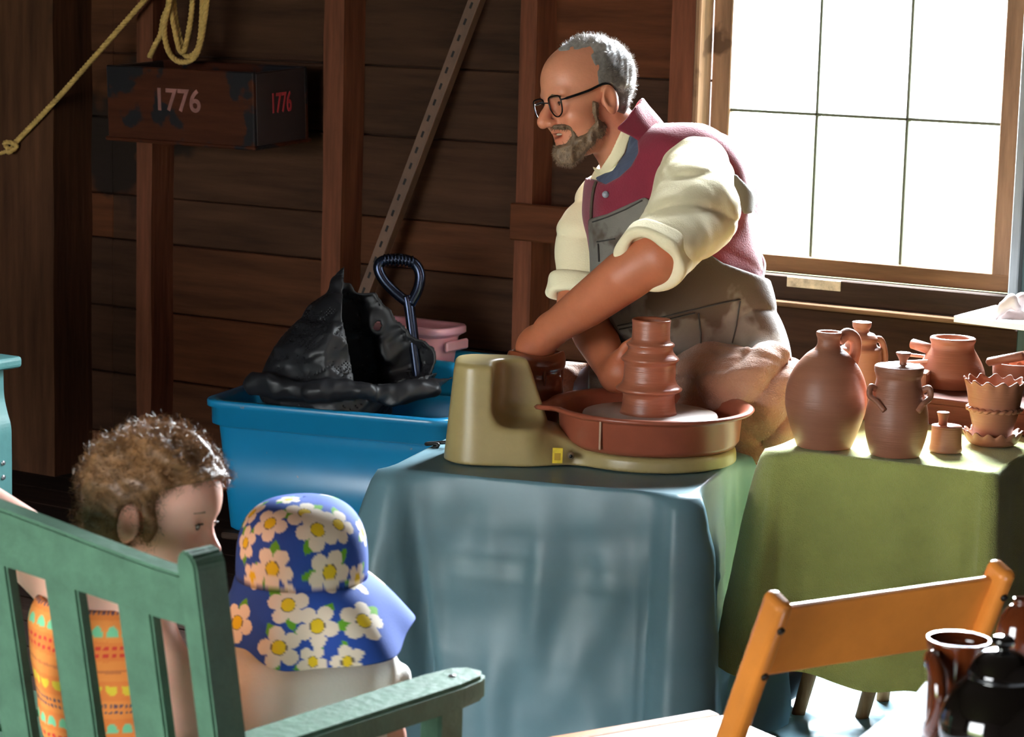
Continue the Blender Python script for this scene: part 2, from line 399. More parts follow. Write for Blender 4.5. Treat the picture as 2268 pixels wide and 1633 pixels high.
# ================================================================== CLOTH HELPER
def drape(name, corners, ztop, drops, m, parent=None, flare=.05, cflare=.11, fold=.012, kf=26, rad=.025, seed=1, n_v=34, crease=.0, topwrk=.0015, thick=.0, ragged=.0, grooves=(), hem=0.):
    """cloth over a rectangular top: corners in order, drop length for each side"""
    P = [np.array(p, float) for p in corners]; per = []
    cen = sum(P)/4; Ls = [np.linalg.norm(P[(i+1) % 4]-P[i]) for i in range(4)]
    for i in range(4):
        a, b = P[i], P[(i+1) % 4]; L = np.linalg.norm(b-a); e = (b-a)/L; nrm = np.array([e[1], -e[0]])
        if nrm@((a+b)/2-cen) < 0: nrm = -nrm
        k = max(6, int(L/.012)); pn = None
        for j in range(k):
            t = rad/L+(1-2*rad/L)*j/(k-1); q = a+(b-a)*t
            edge = min(t, 1-t)*L
            per.append((q, nrm, i, edge, t))
        # rounded corner into next side
        a2, b2 = P[(i+1) % 4], P[(i+2) % 4]; e2 = (b2-a2)/np.linalg.norm(b2-a2); n2 = np.array([e2[1], -e2[0]])
        if n2@((a2+b2)/2-cen) < 0: n2 = -n2
        cc = b-e*rad+e2*rad
        for j in range(1, 8):
            t = j/8; nn = nrm*(1-t)+n2*t; nn /= np.linalg.norm(nn); per.append((cc+nn*rad, nn, i+t, 0, 1))
    n = len(per); V = []; s = 0.; prev = per[0][0]; arc = []
    for q, *_ in per: s += np.linalg.norm(q-prev); prev = q; arc.append(s)
    rg = np.random.default_rng(seed); ph = rg.uniform(0, 6.28, 6)
    rings = []
    for f in (0.02, .25, .5, .75, .9, .985):
        rings.append([np.array([*(cen+(q-cen)*f), ztop+topwrk*mnoise.noise(Vector((q[0]*f*9+seed, q[1]*f*9, f*3)))*2]) for q, *_ in per])
    for v in range(n_v+1):
        t = v/n_v; ring = []
        for (q, nn, side, edge, _), s_ in zip(per, arc):
            i0 = int(side) % 4; fr = side-int(side); drop = drops[i0]*(1-fr)+drops[(i0+1) % 4]*fr
            cw = math.exp(-(edge/.06)**2); cfl = cflare[(i0+(1 if _ > .5 else 0)) % 4] if isinstance(cflare, tuple) else cflare
            fo = math.sin(s_*kf+ph[0]+1.5*math.sin(s_*kf*.37+ph[1]))+.5*math.sin(s_*kf*2.3+ph[2]+t*1.5)
            out = .004*min(1, t*12)+flare*t**1.1*(1-cw)+cfl*cw*t**.45+fold*fo*(t**.7)*(1-.5*cw)
            wr = mnoise.noise(Vector((s_*16, t*2.2, seed)))*crease*min(1, t*4)+mnoise.noise(Vector((s_*9+t*2.5, t*1.6, seed+9)))*crease*min(1, t*3)
            wr += crease*.5*(abs(mnoise.noise(Vector((s_*3+5, t*7+s_*2, seed+4))))-.15)*min(1, t*6)+crease*.22*sum(math.exp(-((t-q_+.02*math.sin(s_*5))/.012)**2) for q_ in (.34, .62))*(1-cw)
            for gs, g0, g1, gw, gd in grooves:
                if int(side) == gs and side == int(side): wr -= gd*math.exp(-((_*Ls[gs]-g0-g1*t)/(gw*(.5+.5*t)))**2)*min(1, t*2.5)
            if hem and t > 1-hem: wr += .0025
            z = ztop-.0-drop*t-(.012*math.sin(s_*9+ph[3])+ragged*mnoise.noise(Vector((s_*7, 0, seed))))*t**3
            if t < .08: z = ztop-(1-math.cos(min(1, t/.08)*math.pi/2))*drop*.08
            ring.append(np.array([*(q+nn*(out+wr)), max(z, .006)]))
        rings.append(ring)
    k = len(rings); V = [p for r in rings for p in r]; Fc = []
    for i in range(k-1):
        for j in range(n): Fc.append((i*n+j, (i+1)*n+j, (i+1)*n+(j+1) % n, i*n+(j+1) % n))
    Fc.append(tuple(range(n)))
    o = link(name, mesh(name, V, Fc), m, parent, True)
    return o

# ================================================================== BLUE TABLE AND WHEEL
LEGW = grain('table_leg_wood', S(120, 84, 58), 'z')
E1 = np.array([.968, .252]); N1 = np.array([-.252, .968])
TFL = np.array([-2.625, 3.775]); TFR = TFL+E1*.60; TBR = TFR+N1*.47; TBL = TFL+N1*.47
TZ = .6
tb = thing('low_work_table', (*((TFL+TBR)/2), 0), 'low wooden work table hidden under the blue tarpaulin', 'table')
R1 = frame((*E1, 0))
box('tabletop', (*((TFL+TBR)/2), TZ-.019), (.58, .45, .03), LEGW, tb, R1)
for a in (.06, .94):
    for b in (.08, .92):
        q = TFL+(TFR-TFL)*a+(TBL-TFL)*b; box('leg', (*q, (TZ-.037)/2), (.045, .045, TZ-.037), LEGW, tb, R1)
BLUE = mat('blue_tarp', S(102, 136, 146), .40, var=.10, scale=5, bump=.25, bscale=16, spots=S(150, 120, 100), spot_scale=34, spot_th=.765)
o = drape('blue_tarpaulin', [TFL, TFR, TBR, TBL], TZ, (.575, .57, .5, .58), BLUE, flare=.02, cflare=(.13, .085, .12, .13), fold=.005, kf=11, rad=.03, seed=4, crease=.014, topwrk=.001, grooves=((0, .05, .07, .016, .035), (0, .535, -.01, .014, .02), (0, .30, -.02, .03, .006)))
base_origin(o); tag(o, 'dusty blue plastic tarpaulin draped over the table under the pottery wheel', 'tarpaulin')

# pottery wheel -------------------------------------------------
WC = np.array([-2.283, 4.200]); WX = np.array([.849, .528]); WN = np.array([-.528, .849])
def wl(x, y, z): return np.array([*(WC+WX*x+WN*y), TZ+z])
RW = frame((*WX, 0))
wheel = thing('pottery_wheel', (*WC, TZ), 'olive tabletop pottery wheel with a terracotta red splash pan', 'pottery wheel')
OLIVE = mat('olive_plastic', S(164, 146, 96), .33, var=.12, scale=9, bump=.08, bscale=90, spots=S(172, 150, 120), spot_scale=26, spot_th=.72)
PANM = mat('red_pan_plastic', S(150, 80, 58), .30, var=.15, scale=12, spots=S(205, 180, 160), spot_scale=24, spot_th=.755)
def sd_box2(x, y, hx, hy, r):
    qx = np.abs(x)-hx+r; qy = np.abs(y)-hy+r
    return np.sqrt(np.maximum(qx, 0)**2+np.maximum(qy, 0)**2)+np.minimum(np.maximum(qx, qy), 0)-r
def f_wheel(P):
    x, y, z = P[:, 0], P[:, 1], P[:, 2]
    tp = z*.06
    cir = np.sqrt(x*x+y*y)-(.176-tp)
    lft = sd_box2(x+.295+z*.13, y+.046, .115-z*.22, .097-z*.10, .070)
    plan = smin(cir, lft, .10)
    h = .030+.042*(1/(1+np.exp((x+.165)/.016)))
    base = smax(plan, z-h, .012)
    twr = smax(sd_box2(x+.295+z*.13, y+.046, .115-z*.22, .097-z*.10, .070-z*.12), z-.197, .012)
    # concave bay cut in the front, right-hand part of the tower
    bay = smax(smax(-(x+.316), y+.02, .06), .074-z, .045)
    twr = smax(twr, -bay, .010)
    d = np.minimum(base, twr)
    return np.maximum(d, -z)
def local_obj(name, fn, lo, hi, h, m, parent, org, R):
    V, Q = sdf(fn, lo, hi, h)
    S_ = np.zeros_like(V); n = np.zeros(len(V))
    for a, b in ((0, 1), (1, 2), (2, 3), (3, 0)):
        np.add.at(S_, Q[:, a], V[Q[:, b]]); np.add.at(n, Q[:, a], 1); np.add.at(S_, Q[:, b], V[Q[:, a]]); np.add.at(n, Q[:, b], 1)
    V = V*.5+.5*S_/np.maximum(n, 1)[:, None]
    return link(name, np_mesh(name, np.asarray(org)+V@np.asarray(R).T, Q), m, parent)
local_obj('housing', f_wheel, (-.43, -.2, -.004), (.2, .2, .23), .0035, OLIVE, wheel, wl(0, 0, .002), RW)
pan_prof = [(.02, .034), (.172, .034), (.180, .045), (.184, .094), (.190, .100), (.204, .102), (.208, .107), (.203, .111), (.192, .110), (.178, .100), (.172, .06), (.165, .046), (.02, .046)]
def pan_mod(i, t, r, z):
    if 4 <= i <= 8:
        w = math.exp(-((math.atan2(math.sin(t-3.25), math.cos(t-3.25)))/.12)**2); return r+.028*w, z-.004*w
    return r, z
pan = lathe('splash_pan', pan_prof, wl(0, 0, 0), PANM, wheel, 120, mod=lambda i, t, r, z: pan_mod(i, t-math.atan2(WX[1], WX[0]), r, z))
box('pan_seam', wl(-.105, -.155, .072), (.004, .006, .058), mat('seam_clay', S(190, 160, 135), .8), pan, RW, bev=.001)
HEAD = mat('wheel_head_grey', S(176, 160, 152), .35, var=.12, scale=20, bump=.1, bscale=10)
lathe('wheel_head', [(0, .05), (.03, .05), (.03, .084), (.134, .084), (.136, .088), (.134, .092), (0, .092)], wl(0, 0, 0), HEAD, wheel, 96)
YEL = mat('yellow_sticker', S(236, 205, 60), .5, var=.15, scale=60)
# yellow sticker and socket on the front apron of the housing
st = box('warning_sticker', wl(-.186, -.1415, .027), (.020, .003, .031), YEL, wheel, frame((*(WX*1+WN*.06), 0), (0, -.1, 1)), bev=.0005)
box('sticker_print', wl(-.186, -.1435, .025), (.012, .001, .014), mat('sticker_ink', S(190, 150, 40), .6), st, frame((*WX, 0)), bev=0)
lathe('foot_pedal_socket', [(0, 0), (.0065, 0), (.0065, .005), (.004, .006), (.0035, .001), (0, .001)], wl(-.170, -.139, .042), mat('socket_metal', S(150, 140, 125), .35, metallic=.7), wheel, 20, axis=(WN[0]*-1, WN[1]*-1, .0001) if False else (0, 0, 1)) if False else None
so = tube('foot_pedal_socket', [wl(-.160, -.125, .026), wl(-.160, -.1395, .026)], [.0065, .0065], mat('socket_metal', S(170, 150, 125), .35, metallic=.6), wheel, 16)
tube('socket_hole', [wl(-.160, -.1390, .026), wl(-.160, -.1402, .026)], [.0035, .0035], mat('black_plastic', S(14, 14, 15), .4), so, 12)
cb = tube('power_cord', spline([wl(-.40, .05, .012), wl(-.45, .06, .005), (*(TFL+N1*.24+E1*.02), TZ+.006), (*(TFL+N1*.25-E1*.015), TZ-.03), (*(TFL+N1*.26-E1*.05), TZ-.2), (*(TFL+N1*.28-E1*.09), .02)], 8), .004, mat('black_rubber', S(20, 20, 20), .5), wheel, 8)

# clay -------------------------------------------------------------
CLAY = mat('leather_hard_clay', S(150, 98, 74), .42, var=.10, scale=6, stretch=(1, 1, 9), bump=.22, bscale=5, bstretch=(3, 3, 90))
WETC = mat('wet_clay', S(158, 94, 68), .30, var=.12, scale=5, stretch=(1, 1, 14), bump=.25, bscale=5, bstretch=(2, 2, 110), spec=.6)
SLIP = mat('slip_brown', S(128, 66, 40), .28, var=.35, scale=14, bump=.5, bscale=24, spec=.6)
def pxpot(name, base, zpl, prof, m, parent=None, inner=None, seg=112, sm=5, mod=None):
    """profile traced as (radius px, row px); the pot stands at pixel `base` on the level zpl"""
    p = onz(base[0], base[1], zpl); Z = w2c(p)[2]; k = Z/FPX; p = p+0
    rb = prof[0][0]*k; fwd = np.array([_fh[0], _fh[1], 0])
    p = p+fwd*rb*1.0; k = w2c(p)[2]/FPX
    y0 = prof[0][1]; pf = sm_prof([(r*k, (y0-y)*k*1.012) for r, y in prof], sm)
    pf = [(0, pf[0][1])]+pf
    if inner: pf += [((r)*k, (y0-y)*k*1.012) for r, y in inner]
    o = lathe(name, pf, p, m, parent, seg, mod=mod); return o, p, k, y0
# stacked cylinder being thrown on the wheel
kz = 4.87/FPX
thr = [(64, 925), (60, 915), (58, 900), (57, 888), (58, 880), (64, 876), (72, 872.5), (73, 869), (68, 865), (61, 858), (57.5, 848), (57, 830), (56.5, 818), (57, 812), (62, 808), (64, 804), (62, 801), (56, 795), (51, 789), (49, 783), (49.5, 778), (52.5, 775.5), (53, 772), (50, 769), (44, 766), (42, 758), (41.5, 740), (42, 726), (43, 720), (41, 717)]
prof = [(0, 0)]+[(r*kz, (925-y)*kz*1.01) for r, y in thr]+[(37*kz, 205*kz), (36*kz, 195*kz), (35*kz, 120*kz), (0, 118*kz)]
o = lathe('thrown_pot', prof, wl(-.004, 0, .091), WETC, None, 96); base_origin(o); tag(o, 'wet clay stack of ringed cylinders on the spinning wheel head', 'clay pot')
# slip jar beside the wheel
sp = onz(1182, 972, TZ); 
sj = thing('slip_jar', sp, 'brown clay slip jar the potter reaches into, behind the wheel tower', 'jar')
ks = w2c(sp)[2]/FPX
jp = [(0, 0), (58*ks, 0), (62*ks, 10*ks), (63*ks, 110*ks), (60*ks, 140*ks), (55*ks, 152*ks), (57*ks, 160*ks), (64*ks, 168*ks), (66*ks, 182*ks), (62*ks, 200*ks), (57*ks, 203*ks), (54*ks, 196*ks), (52*ks, 160*ks), (50*ks, 80*ks), (0, 78*ks)]
def sq(i, t, r, z): return (r*(1+.05*math.cos(4*t)) if 1 <= i <= 18 else r, z+(.003*math.sin(3*t+1) if 30 < i < 48 else 0))
lathe('jar_body', sm_prof([(a_, b_*.97) for a_, b_ in jp], 4), sp, SLIP, sj, 64, mod=sq)
for i, a in enumerate((.3, 1.2, 4.1, 4.9, 5.6)):
    r_ = 61*ks; q = sp+np.array([r_*math.cos(a), r_*math.sin(a), 150*ks])
    tube('slip_drip', [q+np.array([0, 0, .022]), q, q-np.array([0, 0, .02+.01*(i % 2)])], [.002, .0035, .0015], SLIP, sj, 8)
lathe('slip', [(0, 0), (51*ks, 0), (51*ks, .002), (0, .002)], sp+np.array([0, 0, 140*ks]), mat('liquid_slip', S(120, 66, 44), .12), sj, 48)

# ================================================================== GREEN TABLE AND POTS
GZ = .66
GFL = np.array([-1.996, 4.172]); ge = np.array([.995, .098]); gn = np.array([-.098, .995])
GW, GD = .435, .66
GFR = GFL+ge*GW; GBR = GFR+gn*GD; GBL = GFL+gn*GD
RG = frame((*ge, 0))
gt = thing('stool_bench', (*((GFL+GBR)/2), 0), 'low wooden stool bench with splayed round legs under the green towel', 'bench')
box('bench_top', (*((GFL+GBR)/2), GZ-.028), (GW-.02, GD-.02, .04), LEGW, gt, RG, bev=.006)
TURN = grain('turned_leg', S(150, 100, 62), 'z')
for a, b in ((.25, .45), (.55, .45), (.25, .85), (.6, .85)):
    q = GFL+ge*GW*a+gn*GD*b; top = np.array([*q, GZ-.04])
    ft = {(.25, .45): onz(1766, 1590, .0), (.55, .45): onz(1905, 1604, .0)}.get((a, b), np.array([*(q+ge*(.05 if a > .4 else -.05)+gn*.05), 0.]))
    tube('leg', [ft+np.array([0, 0, .002]), ft*.5+top*.5, top], [.014, .018, .017], TURN, gt, 12)
GREEN = mat('green_terry', S(176, 184, 98), .95, var=.13, scale=9, bump=1.0, bscale=420, sheen=.4, spots=S(150, 130, 70), spot_scale=9, spot_th=.70)
o = drape('green_towel', [GFL, GFR, GBR, GBL], GZ, (.43, .42, .3, .42), GREEN, flare=.015, cflare=(.095, .02, .02, .095), fold=.004, kf=16, rad=.018, seed=11, crease=.006, topwrk=.001, ragged=.03, grooves=((0, .035, .0, .010, .03), (0, .405, -.005, .008, .022)), hem=.06)
base_origin(o); tag(o, 'olive green terry towel spread over the bench of raw pots', 'towel')
hem = None
GT = GZ+.0035
# big jug
o, p, k, y0 = pxpot('jug_body', (1832, 999), GT, [(60, 997), (63, 990), (76, 955), (88, 915), (90, 890), (86, 858), (72, 825), (50, 797), (31, 782), (25, 772), (25, 760), (28, 752), (28, 746), (25, 744)], CLAY, None, inner=[(21, 745), (19, 760), (19, 790), (0, 792)])
jg = thing('clay_jug', p, 'round bellied clay jug with narrow neck and strap handle, unglazed', 'jug'); o.parent = jg; o.matrix_parent_inverse = Matrix.Translation(-Vector(p))
def off(p, k, y0, dx, y, dz=0):   # a point beside a traced pot: pixels across, row, metres of depth
    return p+np.array([*_r0[:2], 0])*dx*k+np.array([0, 0, (y0-y)*k])+np.array([*_fh[:2], 0])*dz
tube('strap_handle', spline([off(p, k, y0, 24, 757, .0), off(p, k, y0, 42, 748, .01), off(p, k, y0, 60, 760, .018), off(p, k, y0, 63, 785, .02), off(p, k, y0, 56, 822, .015), off(p, k, y0, 60, 840, .01)], 6), .0085, CLAY, jg, 10, flat=1.5)
# lidded jar with loop handles
o, p, k, y0 = pxpot('jar_body', (1990, 1017), GT, [(54, 1015), (57, 1007), (66, 975), (70, 945), (67, 912), (58, 882), (51, 860), (49, 846), (52, 838), (54, 828), (54, 821), (51, 818)], CLAY, None, inner=[(46, 819), (44, 850), (0, 852)])
lj = thing('lidded_jar', p, 'pear shaped clay jar with knobbed lid and small loop handles', 'jar'); o.parent = lj; o.matrix_parent_inverse = Matrix.Translation(-Vector(p))
tp_ = p+np.array([0, 0, (y0-820)*k])
ld = lathe('lid', [(0, -.003), (46*k, -.003), (49*k, .001), (47*k, .004), (10*k, .006), (0, .006)], tp_, CLAY, lj, 64)
lathe('knob', sm_prof([(9*k, 0), (8*k, 8*k), (12*k, 17*k), (16*k, 24*k), (15*k, 28*k), (0, 28*k)], 4), tp_+np.array([*_r0[:2], 0])*8*k+np.array([0, 0, .005]), CLAY, ld, 32)
for sx in (-1, 1):
    tube('loop_handle', spline([off(p, k, y0, sx*50, 868, -.012), off(p, k, y0, sx*64, 862, -.020), off(p, k, y0, sx*66, 880, -.026), off(p, k, y0, sx*50, 892, -.040), off(p, k, y0, sx*36, 908, -.050)], 6), .0052, CLAY, lj, 10, flat=1.3)
# small lidded pot
o, p, k, y0 = pxpot('pot_body', (2100, 1006), GT, [(35, 1004), (36, 998), (34, 985), (33, 960), (33, 951)], CLAY, None, inner=[(30, 951), (0, 951)])
sl = thing('small_lidded_pot', p, 'small squat clay pot with flat lid and stubby knob', 'pot'); o.parent = sl; o.matrix_parent_inverse = Matrix.Translation(-Vector(p))
tp_ = p+np.array([0, 0, (y0-950)*k])
ld = lathe('lid', [(0, 0), (33*k, 0), (33*k, .003), (8*k, .005), (0, .005)], tp_, CLAY, sl, 48)
lathe('knob', sm_prof([(10*k, 0), (10*k, 12*k), (13*k, 24*k), (13*k, 29*k), (0, 27*k)], 3), tp_-np.array([*_r0[:2], 0])*9*k+np.array([0, 0, .004]), CLAY, ld, 24)
# frilled flower pot on its saucer
sau, p, k, y0 = pxpot('frilled_saucer', (2206, 992), GT, [(46, 990), (54, 984), (61, 972), (64, 962)], CLAY, None, inner=[(60, 962), (52, 978), (0, 980)], mod=lambda i, t, r, z: (r*(1+.05*math.cos(14*t)*min(1, z/.02)) if r > .04 else r, z+.004*math.cos(14*t)*min(1, z/.02)*(1 if r > .04 else 0)))
tag(sau, 'shallow clay saucer with wavy rim under the frilled flower pot', 'saucer'); base_origin(sau)
q = p+np.array([0, 0, 11*k])
fp = thing('flower_pot', q, 'clay flower pot with wavy rim and frilled band round its middle', 'flower pot')
lathe('pot_body', sm_prof([(36*k, 0), (40*k, 8*k), (47*k, 35*k), (54*k, 62*k), (59*k, 95*k), (66*k, 125*k), (68*k, 130*k), (64*k, 130*k), (56*k, 95*k), (45*k, 40*k), (0, 30*k)], 4), q, CLAY, fp, 182,
      mod=lambda i, t, r, z: (r*(1+.045*math.cos(13*t)*max(0, min(1, (z/k-105)/22))), z+4.5*k*math.cos(13*t)*max(0, min(1, (z/k-105)/22))))
V, Fc = tube_vf([q+np.array([(57*k+.0015*math.cos(22*t))*math.cos(t), (57*k+.0015*math.cos(22*t))*math.sin(t), 69*k+.0016*math.sin(22*t)]) for t in np.linspace(0, 2*math.pi, 140, endpoint=False)], .004, 8, True)
link('frilled_band', mesh('frilled_band', V, Fc), CLAY, fp, True)
# low crate with the round mouthed pot, bottle, bowl and tools
cr0 = onz(2052, 880, .72); CRZ = .72
cy_ = float(cr0[1])
crate = thing('ware_crate', (-1.82, cy_+.12, GT), 'low dark wooden crate at the back of the towel carrying raw pots', 'crate')
RCW = grain('crate_wood', S(96, 56, 44), 'x')
box('crate_top', (-1.81, cy_+.125, CRZ-.006), (.36, .25, .012), RCW, crate, bev=.002)
box('crate_side', (-1.81, cy_+.012, (GT+CRZ-.012)/2), (.34, .014, CRZ-.012-GT), RCW, crate, bev=.002)
box('crate_side', (-1.81, cy_+.235, (GT+CRZ-.012)/2), (.34, .014, CRZ-.012-GT), RCW, crate, bev=.002)
o, p, k, y0 = pxpot('round_pot', (2115, 866), CRZ, [(58, 862), (66, 850), (73, 838), (73, 826), (66, 808), (55, 789), (48, 777), (47, 768), (50, 760), (50, 755), (48, 753)], CLAY, None, inner=[(40, 753), (39, 762), (43, 780), (0, 800)])
base_origin(o); tag(o, 'wide mouthed round clay pot standing on the crate', 'pot')
o, p, k, y0 = pxpot('bottle_body', (1905, 930), GT, [(44, 928), (48, 910), (50, 870), (48, 820), (47, 790), (46, 778), (38, 772), (34, 766), (36, 760), (36, 754), (29, 746), (18, 741), (17, 735), (20, 730), (21, 722), (19, 719), (0, 718)], CLAY)
bt = thing('stoppered_bottle', p, 'tall clay bottle with rolled shoulders and a flat stopper, behind the jug', 'bottle'); o.parent = bt; o.matrix_parent_inverse = Matrix.Translation(-Vector(p))
tube('strap_handle', spline([off(p, k, y0, 30, 755, 0), off(p, k, y0, 44, 757, .0), off(p, k, y0, 54, 790, .0), off(p, k, y0, 52, 830, 0), off(p, k, y0, 46, 850, 0)], 5), .007, CLAY, bt, 10)
o, p, k, y0 = pxpot('bowl_body', (2252, 868), CRZ, [(30, 866), (40, 855), (48, 835), (50, 812), (50, 806)], CLAY, None, inner=[(46, 806), (44, 820), (36, 845), (0, 848)])
bw = thing('clay_bowl', p, 'clay bowl with a ladle resting in it beside the round pot', 'bowl'); o.parent = bw; o.matrix_parent_inverse = Matrix.Translation(-Vector(p))
tube('ladle', spline([off(p, k, y0, 22, 802, 0), off(p, k, y0, 5, 796, -.005), off(p, k, y0, -8, 806, -.01), off(p, k, y0, -4, 825, -.01)], 5), [.008]*15+[.006], CLAY, bw, 10)
tls = np.array([-1.99, cy_+.10, CRZ])
for i, (x0, x1, yy, zz, r0, lab) in enumerate(((2022, 2068, 762, 776, .011, 'thick rolled clay coil leaning beside the round pot'), (2190, 2268, 802, 788, .009, 'long clay coil lying behind the bowl'))):
    a_ = ony(x0, yy, cy_+.17); b_ = ony(x1, zz, cy_+.15)
    o = tube('clay_coil', [a_-(b_-a_)*.04, a_, b_], [r0*.6, r0, r0*1.1], CLAY, None, 12); base_origin(o); tag(o, lab, 'clay coil')
PALE = mat('pale_tool_wood', S(186, 150, 128), .5, var=.2, scale=10)
for i, (x0, y0_, x1, y1_, w_, t_, lab) in enumerate(((1962, 806, 2058, 800, .016, .007, 'flat wooden modelling stick lying across the clay slab'), (1992, 784, 2050, 790, .012, .006, 'narrow wooden rib resting behind the modelling stick'))):
    a_ = ony(x0, y0_, cy_+.10+.05*i); b_ = ony(x1, y1_, cy_+.12+.05*i)
    o = bar('modelling_tool', a_, b_, w_, t_, PALE, None, bev=.002); base_origin(o); tag(o, lab, 'modelling tool')
a_ = ony(2010, 850, cy_+.09)
o = box('clay_slab', (a_[0], cy_+.12, CRZ+.02), (.085, .15, .042), CLAY, None, frame((1, .2, 0)), bev=.006, seg=2); base_origin(o); tag(o, 'rough slab of clay under the modelling tools', 'clay slab')

# side shelf with a white paper and clay scraps by the window
SZ = .80
s0 = onz(2113, 700, SZ); s1 = onz(2205, 676, SZ); s2 = s0+(onz(2268, 719, SZ)-s0)*2.2; s3 = s1+(s2-s0)*.95
shf = thing('side_table', (*((s0+s2+s3)/3)[:2], 0), 'narrow side table with a white sheet on top under the window', 'table')
bm = bmesh.new(); vs = [[bm.verts.new((q[0], q[1], SZ-d)) for q in (s0, s2, s3, s1)] for d in (0, .014)]
bm.faces.new(vs[0]); bm.faces.new(vs[1][::-1])
for i in range(4): bm.faces.new((vs[0][i], vs[0][(i+1) % 4], vs[1][(i+1) % 4], vs[1][i]))
link('table_board', bm_mesh('table_board', bm), mat('white_board', S(232, 232, 236), .35, var=.03), shf)
for q in (s2, s3, (s0+s2)/2): q = q*.8+(s0+s1+s2+s3)/4*.2; box('leg', (q[0], q[1], (SZ-.014)/2), (.035, .035, SZ-.014), LEGW, shf)
SCRAP = mat('dry_clay_scrap', S(178, 164, 160), .5, var=.15, scale=12)
def f_scr(P, pts, rs, sd): return chain(P, pts, rs)+.003*waves(P, sd, 4, 60, 160)
for j, (pts, rs, lab) in enumerate(((((2205, 705), (2222, 680), (2238, 668), (2250, 680)), (.009, .013, .014, .009), 'curled strip of dried clay on the white sheet'), (((2212, 708), (2235, 700), (2262, 702)), (.012, .02, .02), 'lumpy scrap of dried clay lying on the white sheet'), (((2252, 680), (2262, 664), (2278, 668)), (.016, .020, .018), 'upright knob of dried clay on the white sheet'))):
    z0 = w2c(onz(2225, 708, SZ))[2]+.02*j; pp = [c(x, y, z0) for x, y in pts]
    lo = np.min(pp, 0)-.05; hi = np.max(pp, 0)+.05
    o = sdf_obj('clay_scrap', lambda P: f_scr(P, pp, rs, j), lo, hi, .004, SCRAP); base_origin(o); tag(o, lab, 'clay scrap')
# ================================================================== TUBS, BAG
TUBM = mat('blue_tub_plastic', S(16, 106, 146), .32, var=.10, scale=5, spots=S(150, 110, 90), spot_scale=42, spot_th=.735)
def tub_vf(A, ex, ey, L, D, z0, z1, taper, lip, th=.004):
    """open storage box: A front-left rim corner, rounded plan, lipped rim; returns body and rim meshes"""
    def ring(ox, z, r):
        pts = []; l, d = L+2*ox, D+2*ox; cen = A+ex*L/2+ey*D/2
        for sx, sy, a0 in ((1, 1, 0), (-1, 1, 90), (-1, -1, 180), (1, -1, 270)):
            for k in range(7):
                a = math.radians(a0+15*k); q = cen+ex*(sx*(l/2-r)+r*math.cos(a))+ey*(sy*(d/2-r)+r*math.sin(a)); pts.append(np.array([q[0], q[1], z]))
        return pts
    def loft(rings, cap0=False, cap1=False):
        n = len(rings[0]); V = [p for r in rings for p in r]; Fc = []
        for i in range(len(rings)-1):
            for j in range(n): Fc.append((i*n+j, i*n+(j+1) % n, (i+1)*n+(j+1) % n, (i+1)*n+j))
        if cap0: Fc.append(tuple(range(n))[::-1])
        if cap1: Fc.append(tuple((len(rings)-1)*n+j for j in range(n)))
        return V, Fc
    H = z1-z0; sh = z1-H*.2
    body = loft([ring(-taper-.012, z0, .03), ring(-taper, z0+.008, .04), ring(-taper*.25, sh, .05), ring(-th-taper*.25, sh, .046), ring(-taper-th, z0+.012, .03)], True, True)
    rim = loft([ring(-taper*.25, sh-.002, .05), ring(lip*.55, sh+.006, .055), ring(lip*.7, z1-.022, .055), ring(lip*1.5, z1-.018, .06), ring(lip*1.5, z1-.004, .06), ring(lip*1.3, z1, .06), ring(-.004, z1, .05), ring(-.010, z1-.01, .05), ring(-th-taper*.25, sh+.0, .046)])
    return body, rim
def tub(name, A, ex, L, D, z0, z1, taper, lip, m, lab, cat='tub'):
    ex = np.array(ex, float); ex /= np.linalg.norm(ex); ey = np.array([-ex[1], ex[0]]); A = np.array(A, float)
    cn = A+ex*L/2+ey*D/2
    t = thing(name, (*cn, z0), lab, cat); (V1, F1), (V2, F2) = tub_vf(A, ex, ey, L, D, z0, z1, taper, lip)
    link('tub_body', mesh('tub_body', V1, F1), m, t, True); r = link('tub_rim', mesh('tub_rim', V2, F2), m, t, True)
    R = frame((*ex, 0))
    for sx in (0, 1):
        q = A+ex*(L*sx+(lip*.9)*(1 if sx else -1))+ey*D/2; box('grip', (*q, z1-.05), (.012, .11, .028), m, r, R, bev=.004)
    return t, ex, ey, cn
T1A = onz(462, 884, .45)[:2]; T1B = onz(985, 930, .45)[:2]; ex1 = T1B-T1A; L1 = float(np.linalg.norm(ex1))
skid = thing('wooden_skid', (-3.7, 5.1, 0), 'low dark wooden skid under the blue storage tub', 'pallet')
R_ = frame((*ex1, 0)); ex1n = ex1/L1; ey1n = np.array([-ex1n[1], ex1n[0]]); cS = T1A+ex1n*L1/2+ey1n*.17
for i in range(4): box('slat', (*(cS+ey1n*(-.12+.08*i)), .086), (L1-.06, .07, .018), DARK, skid, R_)
for i in (-1, 1): box('runner', (*(cS+ex1n*i*(L1/2-.1)), .04), (.05, .32, .076), DARK, skid, R_)
t1, ex, ey, cn1 = tub('storage_tub', T1A, ex1, L1, .33, .096, .45, .035, .012, TUBM, 'large blue plastic storage tub holding a crumpled black plastic bag')
tub('storage_tub', (-3.90, 5.335), (1, .02), .62, .185, 0, .535, .03, .010, mat('pale_blue_tub', S(40, 160, 215), .3, var=.08), 'pale blue plastic tub standing behind the potter\'s clay tub')
o = None
PINK = mat('pink_tub_plastic', S(236, 176, 190), .35, var=.05)
tub('pink_tub', (-3.865, 5.355), (1, .02), .30, .145, .475, .615, .02, .008, PINK, 'small pink plastic tub stacked in the pale blue tub')
